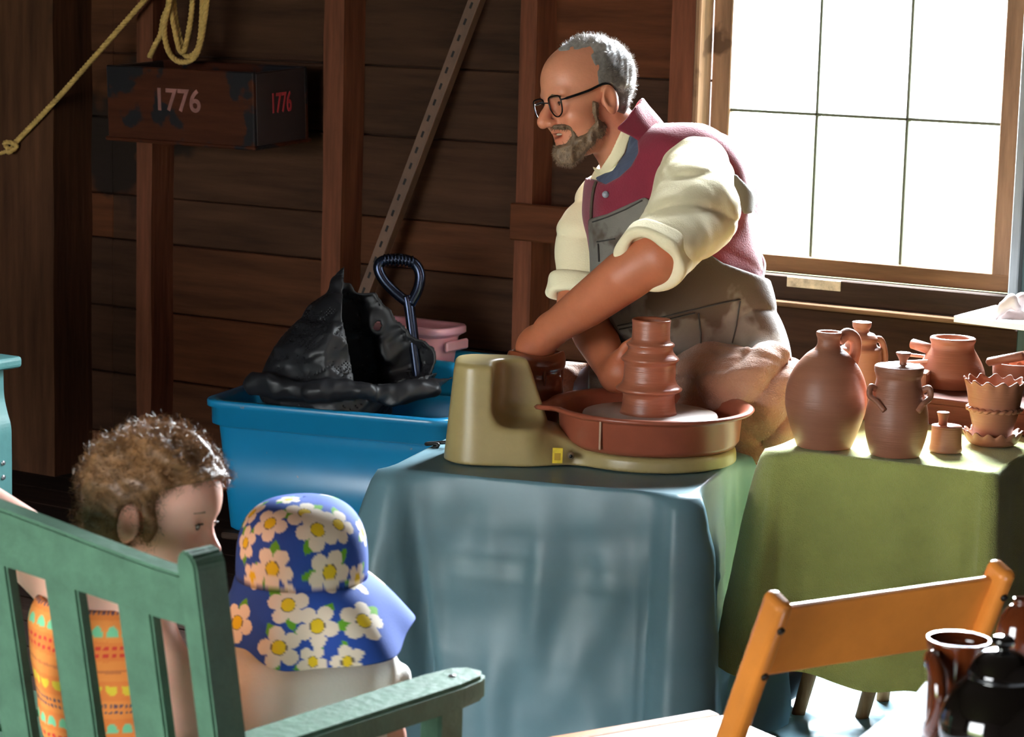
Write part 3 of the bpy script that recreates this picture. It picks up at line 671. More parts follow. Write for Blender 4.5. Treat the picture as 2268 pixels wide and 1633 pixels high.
# crumpled black bag: an open plastic tent
BAGM = mat('black_plastic_film', S(22, 22, 25), .45, var=.3, scale=8, bump=.15, bscale=30, spec=.3, spots=S(120, 80, 60), spot_scale=18, spot_th=.76)
ZB = float(w2c(np.array([*cn1, .5]))[2])
def f_bag(P):
    A0 = c(775, 600, ZB); 
    prof = [c(768, 566, ZB), c(760, 640, ZB), c(750, 715, ZB), c(738, 800, ZB), c(745, 870, ZB)]
    d = chain(P, prof, [.006, .052, .102, .145, .165])
    d = smin(d, cone(P, c(640, 860, ZB), c(690, 800, ZB), .09, .07), .05)
    d = smin(d, cone(P, c(800, 620, ZB), c(905, 800, ZB-.01), .02, .085), .03)
    wr = .0065*waves(P, 5, 5, 13, 42, True)+.0012*waves(P, 8, 3, 60, 110, True)
    d = d+wr
    shell = np.abs(d+.004)-.0035
    p2 = px_of(P); near = P[:, 2]-(ZB+.03)
    op = poly(p2, [(764, 566), (800, 584), (920, 690), (1000, 780), (1000, 815), (885, 848), (786, 852), (770, 760), (757, 700)])*ZB/FPX
    shell = smax(shell, -np.maximum(op, near), .003)
    cut = .30-(CAM[2]+P@M3[2])          # stays above the inside of the tub
    shell = np.maximum(shell, cut)
    # loose flap over the rim
    fl = np.minimum(cone(P, c(800, 866, ZB-.15), c(960, 868, ZB-.10), .034, .026), cone(P, c(950, 862, ZB-.10), c(1000, 838, ZB-.02), .024, .018))+wr*1.1
    fl2 = np.minimum(cone(P, c(560, 858, ZB-.06), c(700, 868, ZB-.15), .035, .038), cone(P, c(690, 868, ZB-.15), c(820, 868, ZB-.15), .038, .034))+wr
    return np.minimum(shell, np.minimum(fl, fl2))
o = sdf_obj('plastic_bag', f_bag, c(530, 535, ZB)+np.array([0, 0, -.25]), c(1020, 960, ZB)+np.array([0, 0, .24]), .0045, BAGM, relax=0); base_origin(o)
tag(o, 'crumpled black plastic bag gaping open in the blue tub', 'plastic bag')
# D-grip spade handle sticking out of the bag
GUN = mat('gunmetal', S(38, 44, 60), .22, var=.25, scale=30, metallic=.85, spots=S(130, 80, 55), spot_scale=40, spot_th=.72)
ZH = ZB+.05
dh = thing('spade', W(920, 840, ZH+.02), 'gunmetal D-grip spade handle standing in the black bag', 'spade')
tube('shaft', spline([W(902, 655, ZH), W(908, 690, ZH), W(930, 860, ZH+.01)], 6), .0165, GUN, dh, 14, flat=.8)
tube('grip_frame', spline([W(905, 672, ZH), W(872, 645, ZH), W(848, 618, ZH), W(838, 592, ZH), W(850, 577, ZH), W(885, 574, ZH), W(915, 582, ZH), W(930, 606, ZH), W(926, 640, ZH), W(908, 675, ZH)], 6), .0145, GUN, dh, 12)
for i in range(9):
    t = i/8; q = W(850+62*t, 577+4*t-3*math.sin(t*3.1), ZH); q2 = W(854+62*t, 577+4*t-3*math.sin(t*3.1), ZH)
    tube('grip_rib', [q, q2], .0175, GUN, dh, 12)
# ================================================================== WALL THINGS
BOXM = grain('old_box_paint', S(58, 28, 16), 'x', rough=.45, spots=S(28, 26, 28), spot_scale=9, spot_th=.52)
BOXD = mat('box_end_paint', S(38, 28, 28), .5, var=.3, scale=8)
bz0 = 1.075
bx = thing('wall_box', (-4.42, 5.42, bz0), 'old painted wooden box lettered 1776 hung on the studs', 'box')
TL = math.radians(3.2); Rb = np.array([[1, 0, 0], [0, math.cos(TL), -math.sin(TL)], [0, math.sin(TL), math.cos(TL)]])
bc = np.array([-4.421, 5.42, bz0+.105]); bw_, bd_, bh_ = .532, .235, .213
def bpt(x, y, z): return bc+Rb@np.array([x, y, z])
fr_ = box('front_panel', bpt(0, -bd_/2, 0), (bw_, .016, bh_), BOXM, bx, Rb, bev=.003)
box('back_panel', bpt(0, bd_/2, 0), (bw_, .016, bh_), BOXM, bx, Rb, bev=.003)
en_ = box('end_panel', bpt(bw_/2-.008, 0, 0), (.016, bd_-.01, bh_-.004), BOXD, bx, Rb, bev=.003)
box('end_panel', bpt(-bw_/2+.008, 0, 0), (.016, bd_-.01, bh_-.004), BOXD, bx, Rb, bev=.003)
box('bottom_panel', bpt(0, 0, -bh_/2+.004), (bw_+.012, bd_+.03, .012), BOXM, bx, Rb, bev=.003)
def text_part(txt, size, org, ax, up, m, parent, offs=.002, shear=0, sx=1):
    cu = bpy.data.curves.new('lettering', 'FONT'); cu.body = txt; cu.size = size; cu.extrude = .0006; cu.offset = offs; cu.align_x = 'CENTER'; cu.align_y = 'CENTER'
    t = bpy.data.objects.new('tmp', cu); COL.objects.link(t); dg = bpy.context.evaluated_depsgraph_get(); dg.update()
    me = bpy.data.meshes.new_from_object(t.evaluated_get(dg)); bpy.data.objects.remove(t)
    R = frame(ax, up); n = np.cross(R[:, 0], R[:, 2])
    for v in me.vertices: v.co = Vector(np.asarray(org)+R[:, 0]*v.co.x*sx+R[:, 2]*v.co.y-n*0+(-R[:, 1])*v.co.z)
    me.materials.clear(); return link('lettering', me, m, parent)
text_part('1776', .088, bpt(-.005, -bd_/2-.0088, .015), Rb@np.array([1, 0, 0]), Rb@np.array([0, 0, 1]), mat('faded_red_grey_paint', S(118, 74, 66), .7, var=.5, scale=20), fr_, .0016, sx=.98)
text_part('1776', .078, bpt(bw_/2+.0006, -.0, .012), Rb@np.array([0, 1, 0]), Rb@np.array([0, 0, 1]), mat('red_paint', S(150, 38, 44), .6, var=.2, scale=20), en_, .001, sx=.62)
# ropes
ROPE = mat('manila_rope', S(176, 142, 78), .85, var=.25, scale=60, bump=.4, bscale=120)
def rope(name, pts, parent, r=.0085, n=8):
    C_ = spline(pts, n); L = np.concatenate([[0], np.cumsum(np.linalg.norm(np.diff(C_, axis=0), axis=1))])
    u = np.arange(0, L[-1], .006); C_ = np.stack([np.interp(u, L, C_[:, i]) for i in range(3)], 1)
    T = np.gradient(C_, axis=0); T /= np.linalg.norm(T, axis=1)[:, None]; nr = np.cross(T[0], [0.3, .2, .9]); V = []; Fc = []
    fr = []
    for t in T:
        nr = nr-t*(nr@t); nr /= np.linalg.norm(nr); fr.append((nr, np.cross(t, nr)))
    for s in range(3):
        ph = 2*math.pi*s/3
        path = [C_[i]+r*.52*(math.cos(u[i]*170+ph)*fr[i][0]+math.sin(u[i]*170+ph)*fr[i][1]) for i in range(len(C_))]
        v, f = tube_vf(path, r*.56, 6); o_ = len(V); V += v; Fc += [tuple(k+o_ for k in q) for q in f]
    return link(name, mesh(name, V, Fc), ROPE, parent, True)
YP = WY-.182
o = rope('taut_rope', [ony(28, 322, YP), ony(130, 215, YP-.005), ony(325, -5, WY-.14), ony(420, -110, WY-.13)], None); 
tr = thing('tied_rope', ony(28, 322, YP), 'taut tan rope tied with a knot to the broad corner post', 'rope'); o.parent = tr; o.matrix_parent_inverse = Matrix.Translation(-Vector(tr.location)); o.name = 'rope_line'
kn = ony(26, 326, YP-.004)
rope('knot', [kn+np.array([.02*math.cos(a)+.004*math.sin(2*a), -.008+.008*math.sin(2*a+1), .016*math.sin(a)]) for a in np.linspace(0, 12, 26)], tr, .007)
rope('tail', [kn, ony(12, 336, YP), ony(-20, 345, YP)], tr, .006)
YC = WY-.20
cr = thing('rope_coil', ony(410, 100, YC), 'coil of tan rope hanging in long loops over the wall box', 'rope')
def lp(xs, dy=0): return [ony(x, y, YC+dy) for x, y in xs]
rope('rope_loop', lp([(372, -60), (376, 0), (364, 60), (372, 110), (395, 136), (425, 132), (442, 105), (452, 50), (458, 0), (460, -60)], .0), cr)
rope('rope_loop', lp([(380, -60), (378, 10), (388, 70), (398, 110), (408, 112), (418, 70), (425, 20), (430, -60)], .02), cr)
rope('rope_loop', lp([(370, -60), (374, 5), (362, 40), (356, 75), (346, 95), (330, 128)], .05), cr)
rope('rope_loop', lp([(384, -60), (386, 20), (400, 90), (412, 124), (436, 112), (446, 60), (450, -60)], .035), cr)
lathe('peg', [(0, 0), (.012, 0), (.012, .13), (0, .13)], ony(405, -75, YC+.0)+np.array([0, .0, 0]), STUD, cr, 12, axis=(0, 1, 0.0)) if False else tube('peg', [ony(408, -70, WY), ony(408, -70, YC-.02)], .016, STUD, cr, 12)
# slotted steel angle leaning on the wall
STEEL = mat('rusty_angle_steel', S(88, 62, 46), .6, var=.35, scale=10, metallic=.15)
SLOT = mat('slot_dark', S(16, 12, 10), .9)
sb = thing('slotted_angle', onz(752, 1120, 0), 'slotted steel angle bar leaning on the wall boards', 'steel bar')
B0 = onz(760, 1110, .0); B0[1] = min(B0[1], 5.45); B1 = ony(1067, -20, WY-.03); Bd = B1-B0; B2 = B0+Bd*1.35; B2[1] = min(B2[1], WY-.004+0)
B2 = B1+Bd*.12; B2[1] = WY-.012
axb = (B1-B0)/np.linalg.norm(B1-B0); sd_ = np.cross(axb, [0, 1., 0]); sd_ /= np.linalg.norm(sd_); fo_ = np.cross(sd_, axb)
if fo_[1] > 0: fo_ = -fo_
fl1 = bar('flange', B0+sd_*.012, B1+sd_*.012, .036, .004, STEEL, sb, up=fo_, bev=.001)
fl2 = bar('flange', B0-sd_*.012+fo_*.0, B1-sd_*.012, .004, .03, STEEL, sb, up=fo_, bev=.001)
nS = 34
for i in range(2, nS):
    q = B0+(B1-B0)*(i/nS)+sd_*.014+fo_*.0022
    bar('slot', q-axb*.009, q+axb*.009, .007, .0012, SLOT, fl1, up=fo_, bev=0)
# ================================================================== TEAL BENCH ARM at the far end
TEAL = mat('teal_bench_paint', S(88, 140, 140), .42, var=.12, scale=16, bump=.2, bscale=60)
ta = onz(38, 792, .62); tl_ = thing('teal_bench', (ta[0]-.3, ta[1], 0), 'teal painted bench standing by the broad corner post', 'bench')
ax_, ay_ = ta[0], ta[1]-.25
box('armrest', (ax_-.045, ay_+.02, .607), (.09, .5, .028), TEAL, tl_, bev=.009, seg=3)
lg = [(.0, .592), (.002, .53), (.012, .49), (.024, .455), (.026, .40), (.026, .2), (.026, 0)]
V = []; Fc = []
lgs = spline([(x, z, 0) for x, z in lg], 5)
for (x, z, _) in lgs:
    for dx, dy in ((-.036, -.03), (0, -.03), (0, .03), (-.036, .03)): V.append((ax_-.012+x+dx-.014, ay_+.2+dy, z))
for i in range(len(lgs)-1):
    for j in range(4): Fc.append((i*4+j, i*4+(j+1) % 4, (i+1)*4+(j+1) % 4, (i+1)*4+j))
Fc += [(0, 1, 2, 3), tuple(len(V)-4+j for j in (3, 2, 1, 0))]
lo = link('leg', mesh('leg', V, Fc), TEAL, tl_)
for z in (.335, .37): tube('bolt', [(ax_-.0005, ay_+.2, z), (ax_+.003, ay_+.2, z)], .006, mat('bolt_metal', S(190, 195, 200), .3, metallic=.8), lo, 10)
box('leg', (ax_-.03, ay_-.2, .3), (.036, .06, .592), TEAL, tl_)
for i in range(4): box('seat_slat', (ax_-.42, ay_-.16+.11*i, .40), (.74, .09, .022), TEAL, tl_)
for i in range(3): box('back_slat', (ax_-.42, ay_-.24, .52+.11*i), (.74, .022, .08), TEAL, tl_)
box('leg', (ax_-.78, ay_+.2, .3), (.036, .06, .6), TEAL, tl_); box('leg', (ax_-.78, ay_-.2, .38), (.036, .06, .76), TEAL, tl_)

# ================================================================== GREEN GARDEN BENCH
BGREEN = mat('green_bench_paint', S(80, 116, 94), .45, var=.22, scale=26, bump=.35, bscale=70)
BB = np.array([-.994, .107]); BF = np.array([.107, .994])        # along the back, facing
bo = np.array([-1.706, 2.105])+BF*.0
RB = frame((BB[0], BB[1], 0))
gb = thing('garden_bench', (*(bo+BB*.6+BF*.2), 0), 'green slatted wooden garden bench the curly haired child sits on', 'bench')
lean = .17
def bp(t, u, z): return np.array([*(bo+BB*t+BF*(u+lean*(.86-z))), z])     # t along the back, u forward of the leaning back, height
def bslab(name, pts, dep, m, parent, bev=.004):
    """a flat outline (t, z) in the plane of the leaning back, given depth"""
    bm = bmesh.new(); a = [bm.verts.new(bp(t, -dep/2, z)) for t, z in pts]; b = [bm.verts.new(bp(t, dep/2, z)) for t, z in pts]; n = len(pts)
    bm.faces.new(a); bm.faces.new(b[::-1])
    for i in range(n): bm.faces.new((a[i], b[i], b[(i+1) % n], a[(i+1) % n]))
    bmesh.ops.recalc_face_normals(bm, faces=bm.faces[:])
    if bev: bmesh.ops.bevel(bm, geom=[e for e in bm.edges], offset=bev, segments=2, affect='EDGES', clamp_overlap=True)
    return link(name, bm_mesh(name, bm), m, parent)
def post_out(t0, t1, top):
    return [(t0, 0), (t1, 0), (t1, top-.02)]+[(t1+(t0-t1)*(.5-.5*math.cos(a)), top-.02+.02*math.sin(a)) for a in np.linspace(.3, 2.84, 7)]+[(t0, top-.02)]
BL = 1.25
bslab('back_post', post_out(0, .032, .882), .050, BGREEN, gb); bslab('back_post', post_out(BL-.038, BL, .886), .058, BGREEN, gb)
nn = 25
topz = lambda t: .848+.046*math.sin(math.pi*np.clip((t-.036)/(BL-.074), 0, 1))**1.3
botz = lambda t: .784+.026*math.sin(math.pi*np.clip((t-.036)/(BL-.074), 0, 1))**1.3
ts = np.linspace(.034, BL-.036, nn)
bslab('top_rail', [(t, topz(t)) for t in ts]+[(t, botz(t)) for t in ts[::-1]], .034, BGREEN, gb)
bslab('bottom_rail', [(.034, .47), (BL-.036, .47), (BL-.036, .53), (.034, .53)], .03, BGREEN, gb)
x = .104
while x < BL-.1:
    bslab('back_slat', [(x, .52), (x+.058, .52), (x+.058, botz(x+.058)+.008), (x, botz(x)+.008)], .018, BGREEN, gb, bev=.003); x += .128
def bq(t, u, z): return np.array([*(bo+BB*t+BF*u), z])
for t in (.017, BL-.017):
    # armrest with rounded front end
    out = [(-.035, 0), (.035, 0), (.036, .40), (.03, .45), (.015, .47), (-.015, .47), (-.03, .45), (-.036, .40)]
    bm = bmesh.new(); zt = .622
    a = [bm.verts.new(bq(t+dt, .04+du, zt+.01-.02*max(0, (du-.4)/.07)**2*0)) for dt, du in out]; b = [bm.verts.new(bq(t+dt, .04+du, zt-.024)) for dt, du in out]
    bm.faces.new(a); bm.faces.new(b[::-1])
    for i in range(len(out)): bm.faces.new((a[i], b[i], b[(i+1) % len(out)], a[(i+1) % len(out)]))
    bmesh.ops.recalc_face_normals(bm, faces=bm.faces[:]); bm.normal_update(); bmesh.ops.bevel(bm, geom=bm.edges[:], offset=.005, segments=2, affect='EDGES', clamp_overlap=True)
    ar = link('armrest', bm_mesh('armrest', bm), BGREEN, gb)
    tube('screw', [bq(t, .46, zt+.009), bq(t, .46, zt+.0115)], .005, mat('screw_metal', S(120, 120, 120), .35, metallic=.8), ar, 10)
    box('front_leg', bq(t, .44, .30), (.036, .05, .60), BGREEN, gb, RB)
    box('side_rail', bq(t, .24, .385), (.03, .40, .05), BGREEN, gb, RB)
for i in range(5): box('seat_slat', bq(BL/2, .12+.085*i, .42), (BL-.04, .07, .02), BGREEN, gb, RB)

# ================================================================== FOLDING CHAIR
CW = mat('honey_varnish', S(196, 118, 46), .30, var=.22, scale=3, stretch=(2, 2, 2), coat=.3, bump=.05, bscale=40)
SEATV = mat('pale_seat_vinyl', S(214, 200, 178), .35, var=.12, scale=6)
cl = onz(1722, 1338, .79); cr_ = onz(2216, 1268, .79)
cw = (cr_-cl)[:2]; cwl = float(np.linalg.norm(cw)); cw = cw/cwl; cg = np.array([-cw[1], cw[0]])       # across, forward
if cg@np.array([-1, .4]) < 0: cg = -cg
ch = thing('folding_chair', (*(cl[:2]+cw*cwl/2+cg*.25), 0), 'honey coloured wooden folding chair with a pale seat', 'chair')
RCf = frame((*cw, 0))
def cp(a, g, z): return np.array([*(cl[:2]+cw*a+cg*g), z])
TILT = .42
def pz(z): return TILT*(.79-z)            # posts lean forward going down
for a in (0, cwl):
    lg_ = bar('side_post', cp(a, pz(.01)-.0, .01), cp(a, pz(.80), .80), .040, .024, CW, ch, up=(*cw, 0), bev=.010, seg=4)
    lg_ = bar('rear_leg', cp(a+(-.028 if a == 0 else .028), .10-.0, .46), cp(a+(-.028 if a == 0 else .028), -.08, .01), .03, .02, CW, ch, up=(*cw, 0), bev=.005, seg=2)
    for z in (.765, .70):
        s_ = -1 if a == 0 else 1
        tube('screw', [cp(a, pz(z)-.018, z-.006), cp(a, pz(z)-.0215, z-.0085)], .005, mat('dark_screw', S(30, 26, 22), .4, metallic=.6), ch, 10)
upb = np.array([-cg[0]*TILT, -cg[1]*TILT, 1.])
sl_ = box('back_slat', (cp(cwl/2, pz(.735)+.004, .735)), (cwl-.02, .011, .104), CW, ch, frame((*cw, 0), upb), bev=.003, seg=2)
sf = [onz(1362, 1612, .45), onz(1712, 1564, .45)]
gF = float(((sf[0][:2]+sf[1][:2])/2-cl[:2])@cg)
box('seat', cp(cwl/2, gF-.195, .443), (cwl-.05, .37, .016), SEATV, ch, RCf, bev=.006, seg=2)
box('seat_rail', cp(cwl/2, gF, .440), (cwl-.045, .03, .026), CW, ch, RCf, bev=.006, seg=2); box('seat_rail', cp(cwl/2, gF-.39, .44), (cwl-.045, .03, .026), CW, ch, RCf, bev=.006, seg=2)
for a in (.03, cwl-.03): box('seat_rail', cp(a, gF-.195, .44), (.028, .36, .024), CW, ch, RCf, bev=.005)
for z in (.18,): bar('stretcher', cp(0, pz(z), z), cp(cwl, pz(z), z), .02, .02, CW, ch)

# ================================================================== NEAR TABLE WITH GLAZED POTS
NT = .74
e0 = onz(1905, 1633, NT)[:2]; e1 = onz(2062, 1512, NT)[:2]; nd = (e1-e0)/np.linalg.norm(e1-e0); nr_ = np.array([nd[1], -nd[0]])
nA = e0-nd*.5; nB = nA+nr_*.8; nC = e1+nd*.02+nr_*.8; nD = e1+nd*.02
nt_ = thing('display_table', (*((nA+nC)/2), 0), 'display table under a white cloth with glazed brown pots', 'table')
RN = frame((*nd, 0))
box('tabletop', (*((nA+nC)/2), NT-.02), (float(np.linalg.norm(nD-nA))-.015, .785, .03), LEGW, nt_, RN)
for q in (nA, nB, nC, nD): q2 = q+((nA+nC)/2-q)*.12; box('leg', (*q2, (NT-.036)/2), (.04, .04, NT-.036), LEGW, nt_, RN)
o = drape('white_tablecloth', [nA, nB, nC, nD], NT, (.25, .25, .25, .25), mat('white_cotton', S(225, 228, 235), .8, var=.03, bump=.15, bscale=200), flare=.012, cflare=.04, fold=.005, kf=22, rad=.012, seed=21, crease=.003, topwrk=.0006)
base_origin(o); tag(o, 'white cotton cloth on the display table of glazed pots', 'tablecloth')
BROWNG = mat('brown_glaze', S(92, 40, 18), .07, var=.45, scale=7, spec=.7, coat=.5)
BLACKG = mat('black_brown_glaze', S(16, 12, 10), .05, var=.4, scale=7, spec=.75, coat=.5)
NTT = NT+.002
o, p, k, y0 = pxpot('mug_body', (2124, 1668), NTT, [(70, 1650), (73, 1640), (72, 1630), (66, 1610), (64, 1560), (65, 1500), (66, 1450), (70, 1430), (72, 1418), (70, 1414)], BROWNG, None, inner=[(64, 1415), (61, 1440), (60, 1600), (0, 1610)])
mg = thing('glazed_mug', p, 'tall brown glazed mug with strap handle beside the black jar', 'mug'); o.parent = mg; o.matrix_parent_inverse = Matrix.Translation(-Vector(p))
tube('strap_handle', spline([off(p, k, y0, -62, 1455, -.01), off(p, k, y0, -66, 1448, -.03), off(p, k, y0, -62, 1480, -.052), off(p, k, y0, -60, 1540, -.055), off(p, k, y0, -64, 1590, -.04), off(p, k, y0, -62, 1610, -.015)], 6), .009, BROWNG, mg, 10, flat=1.3)
o, p, k, y0 = pxpot('jar_body', (2220, 1745), NTT, [(80, 1720), (100, 1690), (122, 1650), (130, 1610), (124, 1570), (104, 1530), (80, 1505), (74, 1498), (75, 1490), (70, 1486)], BLACKG, None, inner=[(60, 1490), (0, 1500)])
bj = thing('lidded_glazed_jar', p, 'round black glazed jar with a knobbed lid', 'jar'); o.parent = bj; o.matrix_parent_inverse = Matrix.Translation(-Vector(p))
tp_ = p+np.array([0, 0, (y0-1488)*k])
ld = lathe('lid', sm_prof([(0, -2*k), (70*k, -2*k), (73*k, 4*k), (70*k, 14*k), (60*k, 34*k), (40*k, 50*k), (20*k, 56*k), (0, 57*k)], 4), tp_, BLACKG, bj, 64)
lathe('knob', sm_prof([(14*k, 0), (13*k, 8*k), (24*k, 17*k), (25*k, 26*k), (18*k, 33*k), (0, 35*k)], 4), tp_+np.array([0, 0, 54*k]), BLACKG, ld, 32)
o, p, k, y0 = pxpot('glazed_vase', (2262, 1535), NTT, [(40, 1533), (52, 1500), (57, 1450), (55, 1410), (46, 1375), (30, 1352), (20, 1345), (22, 1335), (20, 1332)], BROWNG, None, inner=[(15, 1334), (14, 1350), (0, 1380)])
base_origin(o); tag(o, 'reddish brown glazed round vase behind the black jar', 'vase')

# blue tarp spread on the floor behind the chair
fA, fB, fC, fD = onz(1640, 1500, 0), onz(2150, 1500, 0), onz(2150, 1660, 0), onz(1640, 1660, 0)
V = []; n1, n2 = 60, 40
for i in range(n1+1):
    for j in range(n2+1):
        a, b = i/n1, j/n2; q = (fA*(1-a)+fB*a)*(1-b)+(fD*(1-a)+fC*a)*b
        V.append((q[0], q[1], .006+.014*abs(mnoise.noise(Vector((q[0]*9, q[1]*9, 2))))+.006*abs(mnoise.noise(Vector((q[0]*30, q[1]*22, 5))))))
o = link('floor_sheet', mesh('floor_sheet', V, [(i*(n2+1)+j, (i+1)*(n2+1)+j, (i+1)*(n2+1)+j+1, i*(n2+1)+j+1) for i in range(n1) for j in range(n2)]), mat('pale_blue_sheet', S(112, 150, 164), .35, var=.08, scale=6), None, True); base_origin(o)
tag(o, 'wrinkled pale blue plastic sheet spread on the floor under the stool bench', 'plastic sheet')
# ================================================================== PEOPLE
def nrmz(v): v = np.asarray(v, float); return v/np.linalg.norm(v)
class Head:
    def __init__(s, O, yaw, pitch, facing, sc=1.):
        """facing -1 looks to image left, +1 to image right; yaw turns the face towards the camera"""
        s.O = np.asarray(O, float); cy, sy, cp_, sp_ = math.cos(yaw), math.sin(yaw), math.cos(pitch), math.sin(pitch)
        s.F = nrmz([facing*cy*cp_, sp_, -sy*cp_]); s.U = nrmz(np.array([0, -1., 0])-s.F*(np.array([0, -1., 0])@s.F))
        s.L = np.cross(s.U, s.F)
        if s.L[2] > 0: s.L = -s.L
        s.A = np.stack([s.F, s.L, s.U], 1); s.sc = sc
    def w(s, f, l, u): return s.O+s.A@(np.array([f, l, u])*s.sc)
    def q(s, P): return ((P-s.O.astype(np.float32))@s.A.astype(np.float32))/s.sc
def head_sdf(q, child=False):
    m = q.copy(); m[:, 1] = np.abs(m[:, 1])
    d = ell(q, (-.012, 0, .052), (.100, .077, .087))
    if child: d = smin(d, ell(q, (.022, 0, .048), (.080, .070, .078)), .02); d = smin(d, ell(q, (-.03, 0, .035), (.088, .076, .08)), .02)
    else: d = smin(d, ell(q, (.032, 0, .052), (.066, .066, .068)), .02)
    d = smin(d, ell(q, (.036, 0, -.02), (.060, .061, .072)), .025)
    d = smin(d, ell(q, (.034, 0, -.066), (.054, .053, .042)), .03)
    ch = (.074, 0, -.088) if child else (.082, 0, -.096)
    d = smin(d, ell(q, ch, (.022, .026, .02)), .025)
    if child: d = smin(d, ell(m, (.058, .040, -.034), (.036, .03, .034)), .02)
    else: d = smin(d, ell(m, (.060, .042, -.020), (.030, .026, .026)), .02)
    if not child:
        d = smin(d, cone(m, (.090, .0, .032), (.080, .042, .034), .011, .010), .014)
    d = smax(d, -ell(m, (.098, .031, .014), (.014, .020, .012)), .016)
    if child: d = smin(d, cone(q, (.088, 0, .012), (.112, 0, -.019), .008, .0105), .012)
    else:
        d = smin(d, cone(q, (.091, 0, .022), (.119, 0, -.016), .008, .0125), .010)
        d = smin(d, cone(q, (.112, 0, -.006), (.121, 0, -.022), .010, .011), .008)
    d = smin(d, ell(m, (.100 if child else .106, .013, -.025), (.011, .008, .008)), .007)
    # lids
    d = smin(d, ell(m, (.077, .031, .016), (.0145, .0165, .0135)), .004)
    d = smax(d, -ell(m, (.094, .032, .0145), (.008, .012, .0052 if child else .0022)), .002)
    # mouth
    d = smin(d, cone(m, (.099, 0, -.046), (.086, .024, -.042), .0075, .005), .006)
    d = smin(d, cone(m, (.095, 0, -.063), (.084, .020, -.055), .0075, .005), .006)
    if not child: d = smax(d, -ell(m, (.098, 0, -.0535), (.013, .024, .0052)), .003)
    # ears
    e = ell(m, (-.010, .079, -.001), (.023, .011, .034), np.stack([nrmz([.93, .36, 0]), nrmz([-.36, .93, 0]), [0, 0, 1]], 1))
    e = smax(e, -ell(m, (-.004, .090, .002), (.0125, .009, .019)), .006)
    e = smin(e, ell(m, (.006, .077, -.004), (.006, .006, .010)), .006)
    return smin(d, e, .006)
def hair_strands(o, n, ln, thick, curl, seed, sel=None, comb=None):
    """short strands standing on a hair mesh, appended to it"""
    me = o.data; r = np.random.default_rng(seed); nv = len(me.vertices)
    co = np.empty(nv*3); me.vertices.foreach_get('co', co); co = co.reshape(-1, 3); no = np.empty(nv*3); me.vertices.foreach_get('normal', no); no = no.reshape(-1, 3)
    idx = np.arange(nv) if sel is None else np.where(sel(co, no))[0]
    idx = r.choice(idx, n); V = []; Fc = []
    for i in idx:
        p = co[i]-no[i]*.002; d = no[i]*.75+r.normal(size=3)*.35
        if comb is not None: d = d+comb(p)
        d /= np.linalg.norm(d); s = np.cross(d, r.normal(size=3)); s /= np.linalg.norm(s); L = ln*r.uniform(.5, 1.3); ph = r.uniform(0, 6.28); t_ = np.cross(d, s)
        b = len(V); k = 5 if curl else 3
        for j in range(k):
            t = j/(k-1); q = p+d*L*t
            if curl: q = q+curl*((math.cos(ph+t*7)-math.cos(ph))*s+(math.sin(ph+t*7)-math.sin(ph))*t_)
            w = thick*(1-t*.75); V += [q-s*w, q+s*w]
        for j in range(k-1): Fc.append((b+2*j, b+2*j+1, b+2*j+3, b+2*j+2))
    F0 = np.empty(len(me.loops), np.int32); me.loops.foreach_get('vertex_index', F0); Q = np.vstack([F0.reshape(-1, 4), np.array(Fc)+nv])
    nm = np_mesh(me.name, np.vstack([co, np.array(V)]), Q); nm.materials.append(me.materials[0]); o.data = nm

# ------------------------------------------------------------------ the potter
H = Head(c(1305, 228, 5.05), math.radians(26), math.radians(14), -1, .965)
Sv = nrmz([.57, .0, -.82]); Nv = nrmz([-.82, .0, -.57]); Uv = np.array([0, -1., 0])
tilt = .42; Ux = nrmz(np.array([-.42, -1, .0])); A_t = np.stack([Sv, nrmz(Nv-Ux*(Nv@Ux)), Ux], 1)
A0 = np.stack([Sv, Nv, Uv], 1)
DZ_ = .05
def torso(P):
    e = [ell(P, c(1432, 392, 5.10), (.160, .090, .085), A_t), ell(P, c(1500, 455, 5.13), (.165, .125, .14), A_t), ell(P, c(1438, 490, 5.10), (.14, .105, .13), A0),
         ell(P, c(1524, 600, 5.16), (.155, .128, .15), A0), ell(P, c(1470, 610, 5.10), (.14, .12, .13), A0), ell(P, c(1548, 735, 5.20), (.165, .13, .12), A0)]
    e.append(ell(P, c(1556, 446, 5.20), (.115, .10, .125), A_t))
    return smins(e, .05)
NK0, NK1 = H.w(-.018, 0, -.03), c(1410, 362, 5.11)
def neck(P, o=0.): return cone(P, NK0, NK1, .056+o, .066+o)
LS, LE, LW = c(1538, 400, 4.98), c(1455, 566, 4.755), c(1222, 730, 4.95)
LHd = c(1184, 772, 4.99)
RS, RE, RW_ = c(1345, 442, 5.29), c(1282, 668, 5.22), c(1364, 832, 5.00)
def arms(P):
    d = chain(P, [LS, c(1508, 480, 4.86), LE, c(1385, 612, 4.79), c(1300, 676, 4.86), LW], [.060, .055, .050, .052, .045, .034])
    d = smin(d, ell(P, LE+np.array([.008, .012, .0]), (.042, .042, .046)), .02)
    r = chain(P, [RS, c(1300, 540, 5.25), RE, c(1318, 742, 5.12), RW_], [.055, .05, .048, .047, .033])
    return d, r
